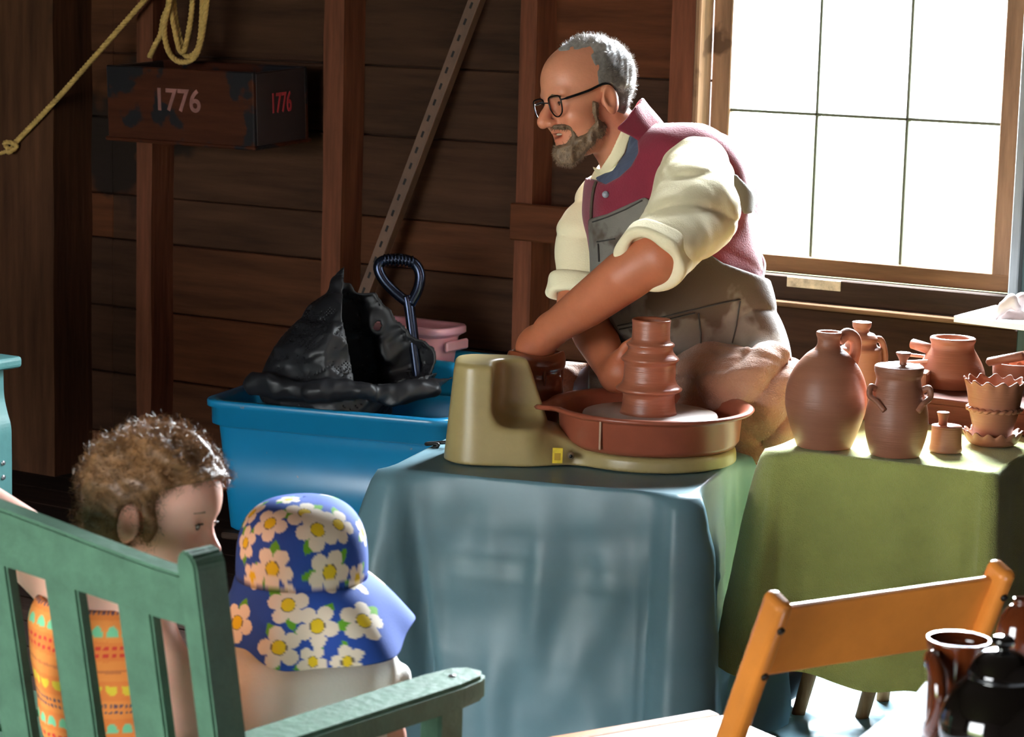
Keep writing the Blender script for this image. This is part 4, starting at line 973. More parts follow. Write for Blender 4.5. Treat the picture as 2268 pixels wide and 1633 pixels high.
def hands(P):
    dirL = nrmz(c(1180, 850, 5.04)-LW)
    d = ell(P, LHd, (.034, .045, .024)); d = smin(d, cone(P, LW, LHd, .033, .036), .02)
    for i, (x, r) in enumerate(((1162, .0095), (1176, .0098), (1191, .0098), (1205, .009))):
        a = c(x+3, 797, 4.99); b = c(x, 825, 5.0); e = c(x+2, 846, 4.995); d = smin(d, np.minimum(cone(P, a, b, r+.001, r), cone(P, b, e, r, r*.85)), .008)
    d = smin(d, np.minimum(cone(P, c(1208, 775, 4.975), c(1214, 802, 4.98), .012, .0105), cone(P, c(1214, 802, 4.98), c(1212, 826, 4.985), .0105, .009)), .012)
    g = ell(P, c(1379, 818, 4.985), (.030, .043, .024)); g = smin(g, cone(P, RW_, c(1377, 822, 4.985), .032, .034), .02)
    for i, (y0_, y1_, r) in enumerate(((785, 778, .0095), (802, 798, .0100), (820, 818, .0098), (838, 838, .0088))):
        a = c(1390, y0_, 4.975); b = c(1406, y1_, 4.965); e = c(1432, y1_+2, 4.972); g = smin(g, np.minimum(cone(P, a, b, r+.001, r), cone(P, b, e, r, r*.85)), .007)
    g = smin(g, np.minimum(cone(P, c(1372, 793, 4.975), c(1386, 768, 4.96), .0125, .011), cone(P, c(1386, 768, 4.96), c(1402, 756, 4.95), .011, .009)), .012)
    return d, g
LH_, LK = c(1605, 790, 5.26), c(1672, 892, 5.03)
RH_, RK = c(1530, 800, 5.36), c(1335, 884, 5.17)
LA = w2c(np.array([*onz(1748, 1572, .0)[:2], .085])); LT = w2c(np.array([*(onz(1748, 1572, .0)[:2]+np.array([-.05, -.10])), .04]))
RA = w2c(np.array([-2.62, 4.72, .085])); RT_ = w2c(np.array([-2.68, 4.58, .04]))
def legs(P, o=0.):
    d = smin(cone(P, LH_, LK, .082+o, .060+o), cone(P, LK, LA, .055+o, .040+o), .02)
    return smin(d, smin(cone(P, RH_, RK, .082+o, .060+o), cone(P, RK, RA, .055+o, .040+o), .02), .02)
def feet(P): return np.minimum(cone(P, LA, LT, .042, .036), cone(P, RA, RT_, .042, .036))
def f_body(P):
    d = smin(torso(P)+.012, neck(P), .03); d = smin(d, head_sdf(H.q(P)), .012)
    l, r = arms(P); hl, hr = hands(P)
    l = smin(l, hl, .014); r = smin(r, hr, .014)
    d = smin(d, l, .02); d = smin(d, r, .02)
    d = smin(d, legs(P), .03)
    return smin(d, feet(P), .02)
SKIN = mat('tanned_skin', S(206, 134, 102), .48, var=.07, scale=30, bump=.12, bscale=160, vcol='Col', sss=.12)
potter = thing('person', (-2.33, 4.62, 0), 'bearded potter in glasses, maroon vest and grey apron working clay at the wheel', 'person')
ORG = c(1450, 600, 5.1)
lo = c(1120, 40, 5.12); lo[0] = c(1100, 0, 4.7)[0]; hi = c(1800, 1620, 5.5); hi[2] = 5.62
body = sdf_obj('body', f_body, (lo[0]-.02, lo[1], 4.66), (hi[0]+.02, w2c((-2.3, 4.6, -.02))[1]+.08, 5.55), .0034, SKIN, potter)
def cam_verts(o):
    n = len(o.data.vertices); a = np.empty(n*3); o.data.vertices.foreach_get('co', a); return (a.reshape(-1, 3)-CAM)@M3
Vc = cam_verts(body); qh = H.q(Vc.astype(np.float32)); px = px_of(Vc)
col = np.ones((len(Vc), 3))
def blend(w, cl): 
    global col
    w = np.clip(w, 0, 1)[:, None]; col = col*(1-w)+col*np.array(cl)*w
g_ = lambda p, r: np.exp(-((qh-np.array(p))**2).sum(1)/(r*r))
m_ = qh.copy(); m_[:, 1] = np.abs(m_[:, 1]); gm = lambda p, r: np.exp(-((m_-np.array(p))**2).sum(1)/(r*r))
inhead = (np.abs(qh) < .2).all(1)
blend(.7*gm((.118, 0, -.018), .022)*inhead, (1, .78, .70)); blend(.6*gm((.07, .045, -.02), .03)*inhead, (1, .80, .74)); blend(.5*gm((-.01, .085, 0), .03)*inhead, (1, .82, .76))
blend(1.1*(gm((.098, .0, -.064), .011)+gm((.09, .015, -.06), .009)+gm((.098, .01, -.047), .008))*inhead, (.95, .72, .68)); blend(1.4*gm((.088, .0, -.0535), .012)*inhead, (.35, .2, .2))
arm_w = np.clip((px[:, 1]-440)/60, 0, 1); blend(arm_w, (.82, .68, .56)); 
hand_w = np.exp(-(np.linalg.norm(Vc-LHd, axis=1)/.06)**2)+np.exp(-(np.linalg.norm(Vc-c(1385, 812, 4.98), axis=1)/.05)**2); blend(hand_w, (.86, .72, .62))
set_vcol(body, col)
# eyes, teeth
for s_ in (-1, 1):
    e = lathe('eye', sm_prof([(0, -.0115), (.008, -.008), (.0115, 0), (.008, .008), (0, .0115)], 4), CAM+M3@H.w(.0765, .031*s_, .0145), mat('eye_white', S(225, 215, 205), .2), potter, 20)
    ip = H.w(.0873, .031*s_, .0140); i2 = H.w(.0893, .031*s_, .0140); tube('iris', [CAM+M3@ip, CAM+M3@i2], .0052, mat('dark_iris', S(48, 34, 26), .15), e, 12)
tube('teeth', [CAM+M3@H.w(.0865, l, -.0500) for l in (-.018, -.009, 0, .009, .018)], [.0025, .0038, .0042, .0038, .0025], mat('tooth_white', S(228, 215, 190), .3), body, 8)
# hair and beard
GREY = mat('grey_hair', S(132, 124, 118), .5, var=.4, scale=90, vcol='Col')
BEARD = mat('grizzled_beard', S(122, 98, 76), .6, var=.5, scale=120)
def hair_mask(q):
    f, l, u = q[:, 0], np.abs(q[:, 1]), q[:, 2]
    front = .010+np.clip((u-.108)*3.4, 0, .078)-np.clip((.03-u)*.2, 0, .02)
    low = -.045+np.clip(f+.05, 0, .2)*.75
    h_ = f-front; h_ = np.where((u > .100) & (u < .135), h_/3.5, h_)
    return np.maximum(h_, low-u)
def f_hair(P):
    q = H.q(P); hm = hair_mask(q); d = head_sdf_cran(q)-.0072*np.clip(-hm/.022, -.3, 1)*np.clip((.03-q[:, 0])/.05, .12, 1)+.0012*waves(q, 12, 4, 120, 320)
    d = smax(d, hm, .006)
    ear = ell(np.stack([q[:, 0], np.abs(q[:, 1]), q[:, 2]], 1), (-.006, .082, -.002), (.026, .022, .036)); d = smax(d, -ear, .003)
    return smax(d, -(head_sdf_cran(q)+.006), .002)
def head_sdf_cran(q):
    d = ell(q, (-.012, 0, .052), (.100, .077, .087)); d = smin(d, ell(q, (.032, 0, .052), (.066, .066, .068)), .02); return smin(d, ell(q, (-.012, 0, -.03), (.064, .062, .05)), .03)
hb = .16
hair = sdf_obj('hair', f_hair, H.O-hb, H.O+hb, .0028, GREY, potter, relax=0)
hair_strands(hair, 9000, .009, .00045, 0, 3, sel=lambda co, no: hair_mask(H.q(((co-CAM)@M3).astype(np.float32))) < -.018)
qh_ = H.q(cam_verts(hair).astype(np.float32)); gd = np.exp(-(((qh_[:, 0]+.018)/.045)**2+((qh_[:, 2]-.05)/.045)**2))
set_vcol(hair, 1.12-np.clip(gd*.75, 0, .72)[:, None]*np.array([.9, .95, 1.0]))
BPOLY = [(1312, 222), (1326, 228), (1330, 262), (1347, 280), (1338, 302), (1306, 330), (1288, 352), (1266, 368), (1236, 362), (1222, 338), (1230, 323), (1254, 318), (1266, 300), (1262, 291), (1240, 288), (1224, 287), (1224, 277), (1250, 274), (1268, 279), (1279, 304), (1299, 292), (1319, 272), (1311, 250)]
def f_beard(P):
    q = H.q(P); h0 = head_sdf(q); p2 = px_of(P)
    bm_ = poly(p2, BPOLY)*5.05/FPX
    d = h0-.0075*np.clip(-bm_/.007, -.2, 1)-.010*np.exp(-((q-np.array([.085, 0, -.105]))**2).sum(1)/.0012)+.0022*waves(q, 4, 5, 140, 420)
    d = smin(d, ell(q, (.092, 0, -.112), (.026, .030, .024))+.002*waves(q, 6, 4, 150, 400), .012)
    d = smax(d, poly(p2, BPOLY)*5.05/FPX, .003); d = smax(d, -(h0+.004), .002)
    return np.maximum(d, q[:, 2]-.02)
beard = sdf_obj('beard', f_beard, H.O-hb, H.O+hb, .0026, BEARD, potter, relax=0)
hair_strands(beard, 6000, .008, .0004, 0, 5, comb=lambda p: np.array([0, 0, -.7]))
tube('eyebrow', [CAM+M3@H.w(*p) for p in ((.099, .012, .029), (.097, .026, .032), (.088, .044, .027))], [.003, .004, .002], BEARD, hair, 6)
# glasses
WIRE = mat('spectacle_wire', S(28, 27, 30), .25, metallic=.6); 
LENS = bpy.data.materials.new('lens_glass'); LENS.use_nodes = True; nt = LENS.node_tree; nt.nodes.clear()
_o = nt.nodes.new('ShaderNodeOutputMaterial'); _t = nt.nodes.new('ShaderNodeBsdfTransparent'); _g = nt.nodes.new('ShaderNodeBsdfGlossy'); _x = nt.nodes.new('ShaderNodeMixShader'); _f = nt.nodes.new('ShaderNodeFresnel')
_t.inputs[0].default_value = (.93, .93, .95, 1); _g.inputs['Roughness'].default_value = .02; _f.inputs[0].default_value = 1.5
_x.inputs[0].default_value = .07; nt.links.new(_t.outputs[0], _x.inputs[1]); nt.links.new(_g.outputs[0], _x.inputs[2]); nt.links.new(_x.outputs[0], _o.inputs[0])
gl = thing('eyeglasses', CAM+M3@H.w(.105, 0, .0), 'thin dark wire rimmed eyeglasses worn by the potter', 'glasses')
def gp(a, b, s_): # lens plane: a across from the bridge, b up
    return CAM+M3@H.w(.1025-.10*max(0, a-.01)**1.25*1.0-.0, s_*(a*1.12), .012+b*1.08)
for s_ in (1, -1):
    loop = [(.010, .004), (.012, .014), (.022, .0175), (.044, .0175), (.055, .014), (.057, .0), (.053, -.016), (.038, -.0235), (.024, -.021), (.013, -.009)]
    L_ = spline([gp(a, b, s_) for a, b in loop]+[gp(*loop[0], s_)], 4)[:-1]
    rim = tube('lens_rim', L_, .0016, WIRE, gl, 8, True)
    cc_ = np.mean(L_, 0); V = [cc_]+list(L_); link('lens', mesh('lens', V, [(0, i+1, (i+1) % len(L_)+1) for i in range(len(L_))]), LENS, rim)
    tube('temple', spline([gp(.057, .008, s_), CAM+M3@H.w(.088, .070*s_, .021), CAM+M3@H.w(.04, .079*s_, .026), CAM+M3@H.w(-.004, .082*s_, .033), CAM+M3@H.w(-.026, .080*s_, .014)], 5), [.0018]*5+[.0028]*11+[.0022]*5, WIRE, gl, 8)
tube('bridge', spline([gp(.010, .006, 1), CAM+M3@H.w(.117, 0, .0225), gp(.010, .006, -1)], 4), .0014, WIRE, gl, 8)

# clothes
SHIRT = mat('cream_linen', S(238, 224, 184), .85, var=.05, scale=8, bump=.2, bscale=300)
def folds(P, sd, amp, k=60): return amp*waves(P, sd, 5, k*.5, k*2.0)
def dirfold(P, v, k, amp, sd=0):
    t = P@np.asarray(nrmz(v), np.float32); u = P@np.asarray(nrmz(np.cross(v, [.3, .5, .8])), np.float32)
    return amp*np.sin(t*k+1.6*np.sin(u*17+sd)+sd)
def ridges(P, v, k, amp, sd=0):
    t = P@np.asarray(nrmz(v), np.float32); u = P@np.asarray(nrmz(np.cross(v, [.3, .5, .8])), np.float32)
    w = np.abs(np.sin(t*k*.5+1.3*np.sin(u*13+sd)+.6*np.sin(u*31+2*sd)+sd)); return amp*(1-2*w**.42)*(.6+.4*np.sin(u*19+3*sd))
def sleeveL(P): return chain(P, [LS+np.array([.004, -.006, .004]), c(1535, 462, 4.885), LE+np.array([.012, -.012, .008])], [.078, .090, .066])
def sleeveR(P): return chain(P, [RS, c(1297, 530, 5.25), RE+np.array([-.002, -.035, 0])], [.058, .060, .054])
def f_shirt(P):
    sl = sleeveL(P)+ridges(P, (-.45, .88, .1), 62, .0055, 1)+ridges(P, (-.1, .95, .3), 95, .0028, 3)+dirfold(P, (.35, .9, .2), 40, .0035, 2)+folds(P, 3, .0014)
    sr = sleeveR(P)+ridges(P, (.5, .85, .1), 70, .005, 1)+dirfold(P, (.3, 1, .1), 45, .003, 1)+folds(P, 9, .002)
    tr = smax(torso(P)-.004, (P[:, 1]-c(0, 640, 5.1)[1]), .01)
    d = smin(smin(tr, sl, .022), sr, .02)
    inner = np.minimum(np.minimum(torso(P), sleeveL(P)), sleeveR(P))+.026
    d = smax(d, -inner, .002)
    # open sleeve ends
    aL = nrmz(LE-c(1535, 462, 4.885)); d = smax(d, np.where(sleeveL(P) < .03, (P-(LE+aL*.012).astype(np.float32))@aL.astype(np.float32), -1), .004)
    aR = nrmz(RE-c(1297, 530, 5.25)); d = smax(d, np.where(sleeveR(P) < .03, (P-(RE-aR*.012).astype(np.float32))@aR.astype(np.float32), -1), .004)
    p2 = px_of(P); hole = neck(P, .010); return smax(d, -hole, .004)
blo = np.array([c(1215, 0, 5)[0], c(0, 270, 5)[1], 4.63]); bhi = np.array([c(1730, 0, 5.2)[0], c(0, 680, 5)[1], 5.42])
shirt = sdf_obj('shirt', f_shirt, blo, bhi, .0042, SHIRT, potter)
def f_cuff(P, cen, ax, R, r, h, sd):
    v = P-cen.astype(np.float32); a = nrmz(ax).astype(np.float32); t = v@a; rad = np.linalg.norm(v-t[:, None]*a, axis=1)
    ang = dirfold(P, (.2, .9, .4), 90, .003, sd)
    return np.sqrt(np.maximum(np.abs(rad-R)-r*.2, 0)**2+np.maximum(np.abs(t)-h, 0)**2)-r+ang
aL = LE-c(1535, 462, 4.885)
cL = LE+nrmz(aL)*.010+np.array([-.004, -.004, 0]); o = sdf_obj('rolled_cuff', lambda P: f_cuff(P, cL, aL, .062, .011, .014, 1), cL-.11, cL+.11, .0036, SHIRT, shirt)
cR = RE-np.array([.006, .030, 0]); o = sdf_obj('rolled_cuff', lambda P: f_cuff(P, cR, RE-c(1297, 530, 5.25), .052, .011, .012, 3), cR-.10, cR+.10, .0036, SHIRT, shirt)
# shirt collar, neckcloth
def nshell(P, o_, th, pl, k=.003): return smax(np.abs(neck(P, o_))-th, poly(px_of(P), pl)*5.05/FPX, k)
nlo, nhi = c(1260, 190, 4.85), c(1500, 430, 5.3)
sdf_obj('shirt_collar', lambda P: nshell(P, .013, .0035, [(1378, 284), (1398, 300), (1384, 340), (1352, 384), (1332, 398), (1298, 396), (1288, 362), (1308, 366), (1328, 376), (1352, 340)]), nlo, nhi, .003, SHIRT, shirt)
NCK = mat('blue_grey_neckcloth', S(72, 78, 98), .7, var=.2, scale=40, stretch=(1, 6, 1))
sdf_obj('neckcloth', lambda P: smax(np.minimum(np.abs(neck(P, .021))-.004, np.abs(torso(P)-.006)-.005), poly(px_of(P), [(1398, 296), (1432, 318), (1424, 364), (1390, 394), (1345, 416), (1318, 394), (1338, 384), (1356, 378), (1384, 342)])*5.05/FPX, .003)+.001*waves(P, 2, 3, 90, 200), nlo, nhi, .003, NCK, potter)
VEST = mat('maroon_wool', S(128, 30, 50), .9, var=.12, scale=14, bump=.3, bscale=260, sheen=.25)
def f_vest(P):
    d = torso(P)-.014+.0022*waves(P, 31, 5, 26, 70)+ridges(P, (-.6, .8, -.1), 52, .0045, 1)*np.clip((P[:, 1]-c(0, 470, 5.1)[1])*12, 0, 1)
    d = smax(d, -(torso(P)+.012), .002)
    p2 = px_of(P); s5 = 5.1/FPX
    hole = poly(p2, [(1284, 388), (1302, 394), (1325, 400), (1342, 408), (1372, 392), (1398, 368), (1414, 338), (1410, 300), (1380, 230), (1270, 300)])*s5
    d = smax(d, -hole, .003); d = smax(d, (p2[:, 1]-668)*s5, .003)
    return d
vest = sdf_obj('vest', f_vest, np.array([c(1240, 0, 5)[0], c(0, 270, 5)[1], 4.8]), bhi+np.array([.02, .02, .05]), .0042, VEST, potter)
sdf_obj('vest_collar', lambda P: nshell(P, .032, .005, [(1427, 210), (1470, 276), (1458, 320), (1418, 316), (1370, 284), (1402, 246)])+.002*waves(P, 2, 3, 50, 120), nlo, nhi, .003, VEST, vest)
tube('button', [W(1341, 431, 4.958), W(1341, 431, 4.953)], .0075, mat('grey_button', S(150, 152, 160), .3), vest, 14) if False else None
APR = mat('grey_canvas', S(116, 110, 100), .85, var=.18, scale=7, bump=.25, bscale=300, spots=S(80, 67, 55), spot_scale=6, spot_th=.52)
def f_apron(P):
    b_ = smin(torso(P), legs(P, .012), .05)
    d = b_-.0235+.0028*waves(P, 41, 5, 22, 60)+ridges(P, (.42, .9, .1), 34, .006, 2)
    d = smax(d, -(b_+.006), .002)
    p2 = px_of(P); s5 = 5.1/FPX
    return smax(d, poly(p2, [(1302, 486), (1345, 474), (1428, 436), (1475, 474), (1535, 536), (1600, 582), (1690, 614), (1760, 640), (1780, 800), (1700, 860), (1500, 900), (1300, 900), (1310, 700), (1306, 580)])*s5, .003)
apron = sdf_obj('apron', f_apron, np.array([c(1260, 0, 5)[0], c(0, 410, 5)[1], 4.8]), np.array([c(1790, 0, 5.3)[0], c(0, 910, 5.2)[1], 5.5]), .0045, APR, potter)
def f_strap(P):
    d = smax(torso(P)-.022, -(torso(P)-.014), .002); p2 = px_of(P)
    return smax(d, poly(p2, [(1612, 385), (1630, 385), (1682, 440), (1664, 474), (1646, 474), (1625, 430)])*5.1/FPX, .002)
sdf_obj('apron_strap', f_strap, np.array([c(1500, 0, 5)[0], c(0, 270, 5)[1], 4.85]), np.array([c(1720, 0, 5.2)[0], c(0, 490, 5.2)[1], 5.4]), .004, APR, apron)
def on_surf(o, x, y, lift=.001, r=5.):
    Vc_ = cam_verts(o); p_ = px_of(Vc_); dd = ((p_-np.array([x, y]))**2).sum(1); k_ = np.where(dd < r*r)[0]
    if len(k_) == 0: k_ = np.array([np.argmin(dd)])
    i_ = k_[np.argmin(Vc_[k_, 2])]; return W(x, y, Vc_[i_, 2]-lift)
bt_ = on_surf(vest, 1341, 431); tube('button', [bt_, bt_-FW*.004], .0072, mat('grey_button', S(150, 152, 160), .3), vest, 14)
STI = mat('dark_stitching', S(62, 58, 54), .9)
for ln in ([(1322, 536), (1340, 533), (1362, 529)], [(1324, 540), (1326, 580)], [(1312, 492), (1345, 481), (1385, 464), (1422, 444)], [(1368, 722), (1420, 712), (1480, 700), (1540, 686), (1600, 672), (1640, 664)], [(1372, 730), (1420, 720), (1480, 708), (1540, 694)], [(1640, 668), (1632, 720), (1622, 760)], [(1548, 695), (1553, 740), (1552, 780)]):
    dn = []
    for k_ in range(len(ln)-1):
        n_ = max(2, int(math.hypot(ln[k_+1][0]-ln[k_][0], ln[k_+1][1]-ln[k_][1])/9))
        dn += [(ln[k_][0]+(ln[k_+1][0]-ln[k_][0])*t/n_, ln[k_][1]+(ln[k_+1][1]-ln[k_][1])*t/n_) for t in range(n_)]
    dn.append(ln[-1]); tube('seam', [on_surf(apron, *q_, .0005) for q_ in dn], .0016, STI, apron, 6)
sp0 = [on_surf(vest, *q_, .001) for q_ in ((1309, 488), (1309, 470), (1310, 452), (1312, 434), (1315, 416), (1320, 402))]; tube('apron_strap', sp0, .0032, APR, apron, 8)
TIE = mat('tie_string', S(176, 180, 182), .8)
ZT = 5.12
tube('apron_tie', spline([W(1684, 560, ZT+.03), W(1694, 585, ZT), W(1690, 612, ZT-.03), W(1684, 622, ZT-.04), W(1694, 640, ZT-.03), W(1700, 660, ZT)], 6), .0026, TIE, apron, 8)
tube('apron_tie', spline([W(1684, 622, ZT-.04), W(1678, 640, ZT-.05), W(1690, 656, ZT-.04), W(1697, 648, ZT-.03), W(1686, 624, ZT-.04)], 6), .003, TIE, apron, 8)
TROU = mat('grey_trousers', S(112, 104, 108), .9, var=.1, scale=12)
def f_trou(P): return smax(smax(legs(P, .012)+.004*waves(P, 51, 4, 25, 70), -legs(P, .006), .002), -(CAM[2]+P@M3[2].astype(np.float32))+.11, .003)
sdf_obj('trousers', f_trou, np.array([c(1230, 0, 5)[0], c(0, 740, 5)[1], 4.85]), np.array([c(1800, 0, 5.3)[0], w2c((-2.3, 4.6, -.02))[1]+.08, 5.6]), .006, TROU, potter)
SHOE = mat('dark_shoe', S(30, 32, 44), .5)
for a_, b_ in ((LA, LT), (RA, RT_)):
    wz = lambda P: CAM[2]+P@M3[2].astype(np.float32)
    sdf_obj('shoe', lambda P: smax(smax(cone(P, a_, b_, .054, .046), -np.minimum(cone(P, a_, b_, .044, .037), cone(P, a_, a_+np.array([0, -.2, 0]), .046)), .003), .004-wz(P), .004), np.minimum(a_, b_)-.08, np.maximum(a_, b_)+.08, .005, SHOE, potter)
# stool he sits on
stl = thing('round_stool', (-2.36, 4.70, 0), 'plain round wooden stool under the seated potter', 'stool')
sp_ = CAM+M3@c(1580, 0, 5.26); sx_, sy_ = sp_[0], sp_[1]
pel = CAM+M3@c(1565, 735, 5.22); zs = float(pel[2]-.135); stl.location = (pel[0], pel[1], 0)
lathe('seat', [(0, zs-.035), (.165, zs-.035), (.17, zs-.03), (.17, zs-.006), (.165, zs), (0, zs)], (pel[0], pel[1], 0), LEGW, stl, 40)
for a in range(4):
    t = math.radians(45+90*a); ca, sa = math.cos(t), math.sin(t); tube('leg', [(pel[0]+.20*ca, pel[1]+.20*sa, .002), (pel[0]+.11*ca, pel[1]+.11*sa, zs-.03)], [.015, .018], LEGW, stl, 12)
# towel over the lap
TERRY = mat('tan_terry', S(160, 120, 97), .95, var=.16, scale=10, bump=1.0, bscale=260, sheen=.3)
def f_towel(P):
    lapL = smins([ell(P, c(1635, 855, 5.06), (.118, .080, .135)), ell(P, c(1700, 900, 5.03), (.060, .095, .10)), ell(P, c(1690, 985, 5.02), (.062, .075, .06)), ell(P, c(1575, 862, 5.12), (.09, .06, .10))], .07)
    lapR = cone(P, c(1275, 876, 5.19), c(1430, 880, 5.20), .062, .065)
    d = smin(lapL, lapR, .04)
    d = d-.004+ridges(P, (.30, 1, .15), 74, .015, 1)+ridges(P, (-.45, 1, .3), 52, .010, 2)+.0035*waves(P, 61, 6, 40, 220)
    d = smax(d, -(np.minimum(lapL, lapR)+.045), .003)
    return np.maximum(d, P[:, 1]-c(0, 1022, 5.05)[1])
o = sdf_obj('lap_towel', f_towel, np.array([c(1225, 0, 5)[0], c(0, 750, 5)[1], 4.86]), np.array([c(1790, 0, 5.2)[0], c(0, 1040, 5.1)[1], 5.36]), .0045, TERRY); base_origin(o)
tag(o, 'clay stained tan terry towel over the potter\'s lap', 'towel')

# ------------------------------------------------------------------ curly haired child on the bench
KH = Head(c(343, 1154, 3.17), math.radians(16), math.radians(13), 1, .81)
KSK = mat('fair_skin', S(240, 180, 158), .5, var=.05, scale=30, vcol='Col', sss=.15)
kid = thing('person', (*(bo+BB*.38+BF*.22), 0), 'curly haired child in an orange patterned dress sitting on the green bench', 'person')
kseat = bo+BB*.40+BF*.24
khp = w2c(np.array([*kseat, .505])); kch = c(215, 1440, 3.20); kn_ = c(262, 1290, 3.19)
fwd3 = M3.T@np.array([BF[0], BF[1], 0]); sid3 = M3.T@np.array([BB[0], BB[1], 0]); dn3 = M3.T@np.array([0, 0, -1.])
kA = np.stack([fwd3, sid3, -dn3], 1)
def ktorso(P): return smins([ell(P, c(205, 1385, 3.20), (.060, .085, .075), kA), ell(P, kch+dn3*.05, (.062, .080, .11), kA), ell(P, khp, (.075, .09, .075), kA)], .05)
def f_kid(P):
    d = smin(head_sdf(KH.q(P), True), cone(P, KH.w(-.02, 0, -.05), c(225, 1345, 3.20), .036, .042), .025)
    d = smin(d, ktorso(P)+.006, .03)
    a1 = chain(P, [c(305, 1350, 3.17), c(378, 1480, 3.14), c(402, 1600, 3.15), c(440, 1690, 3.2)], [.036, .030, .026, .02]); a1 = smin(a1, cone(P, c(235, 1345, 3.18), c(305, 1352, 3.17), .04, .036), .03)
    hd = c(455, 1715, 3.22); a1 = smin(a1, ell(P, hd, (.026, .022, .03)), .02)
    for i in range(4): a1 = smin(a1, cone(P, hd+np.array([.012, -.012+.009*i, .01]), hd+np.array([.045, -.010+.010*i, .03]), .007, .006), .006)
    a1 = smin(a1, cone(P, hd+np.array([.0, -.018, -.01]), hd+np.array([.03, -.032, -.005]), .008, .0065), .008)
    a2 = chain(P, [c(175, 1318, 3.23), c(60, 1206, 3.26), c(-60, 1116, 3.34), c(-150, 1150, 3.45)], [.046, .044, .038, .026]); h2 = c(-180, 1162, 3.49)
    a2 = smin(a2, ell(P, h2, (.028, .02, .026)), .02)
    for i in range(4): a2 = smin(a2, cone(P, h2+np.array([-.012, -.010+.008*i, .005]), h2+np.array([-.045, -.006+.010*i, .02]), .007, .006), .006)
    a2 = smin(a2, cone(P, h2+np.array([.0, -.014, -.008]), h2+np.array([-.025, -.03, -.01]), .008, .0065), .008)
    d = smin(smin(d, a1, .02), a2, .025)
    for s_ in (-1, 1):
        hp = khp+sid3*.045*s_+dn3*.015; k_ = hp+fwd3*.17+sid3*.14; an = k_+dn3*.235+fwd3*.01
        d = smin(d, smin(cone(P, hp, k_, .055, .042), cone(P, k_, an, .040, .028), .02), .02); d = smin(d, cone(P, an, an+fwd3*.07+dn3*.012, .026, .022), .02)
    return d
Pk = np.array([khp+fwd3*.36+dn3*.30, khp+dn3*.3, c(-240, 1060, 3.5), c(560, 930, 3.1), khp])
body2 = sdf_obj('body', f_kid, np.min(Pk, 0)-np.array([.05, .05, .16]), np.max(Pk, 0)+.06, .0036, KSK, kid)
Vc = cam_verts(body2); qh = KH.q(Vc.astype(np.float32)); col = np.ones((len(Vc), 3)); m_ = qh.copy(); m_[:, 1] = np.abs(m_[:, 1]); inhead = (np.abs(qh) < .2).all(1)
blend(.6*gm((.07, .05, -.03), .035)*inhead, (1, .82, .80)); blend(.8*gm((-.008, .085, 0), .032)*inhead, (1, .72, .66)); blend(.5*gm((.105, 0, -.02), .02)*inhead, (1, .85, .82)); blend(gm((.092, .0, -.055), .018)*inhead, (.95, .62, .62))
blend(.35*gm((.085, .032, .002), .014)*inhead, (.85, .7, .72))
set_vcol(body2, col)
for s_ in (-1, 1):
    e = lathe('eye', sm_prof([(0, -.0105), (.0075, -.0075), (.0105, 0), (.0075, .0075), (0, .0105)], 4), CAM+M3@KH.w(.0765, .031*s_, .0145), mat('eye_white', S(225, 215, 205), .2), kid, 20)
    tube('iris', [CAM+M3@KH.w(.0865, .0325*s_, .0142), CAM+M3@KH.w(.0888, .0330*s_, .0142)], .0050, mat('blue_iris', S(40, 46, 62), .15), e, 12)
    tube('eyelash', [CAM+M3@KH.w(*p) for p in ((.0925, .022*s_, .0185), (.0945, .031*s_, .0200), (.088, .043*s_, .0165))], [.0007, .0014, .0008], mat('lash_brown', S(58, 40, 34), .6), e, 6)
    tube('eyebrow', [CAM+M3@KH.w(*p) for p in ((.094, .016*s_, .036), (.0925, .030*s_, .0395), (.082, .046*s_, .035))], [.0012, .002, .001], mat('brow_brown', S(140, 104, 82), .7), kid, 6)
KHAIR = mat('light_brown_curls', S(128, 90, 56), .5, var=.45, scale=45)
def f_khair(P):
    q = KH.q(P); f, l, u = q[:, 0], np.abs(q[:, 1]), q[:, 2]
    d0 = ell(q, (-.012, 0, .052), (.100, .077, .087)); d0 = smin(d0, ell(q, (.022, 0, .048), (.080, .070, .078)), .02); d0 = smin(d0, ell(q, (-.03, 0, .02), (.086, .074, .08)), .02)
    d = d0-.014+.0045*waves(q, 14, 5, 60, 200)
    front = .028+np.clip((u-.058)*1.9, 0, .09)+np.clip(.03-np.abs(u-.0), 0, .03)*.3
    low = -.062+np.clip(f+.02, 0, .2)*2.6
    low = np.where(f > .012, -.028+0*f, low)
    d = smax(d, np.maximum(f-front, low-u), .008)
    ear = ell(np.stack([f, l, u], 1), (-.006, .088, -.004), (.025, .03, .035)); d = smax(d, -ear, .004)
    return smax(d, -(d0+.008), .002)
kh = sdf_obj('hair', f_khair, KH.O-.16, KH.O+.16, .0032, KHAIR, kid, relax=0)
hair_strands(kh, 7000, .016, .0006, .0045, 13)
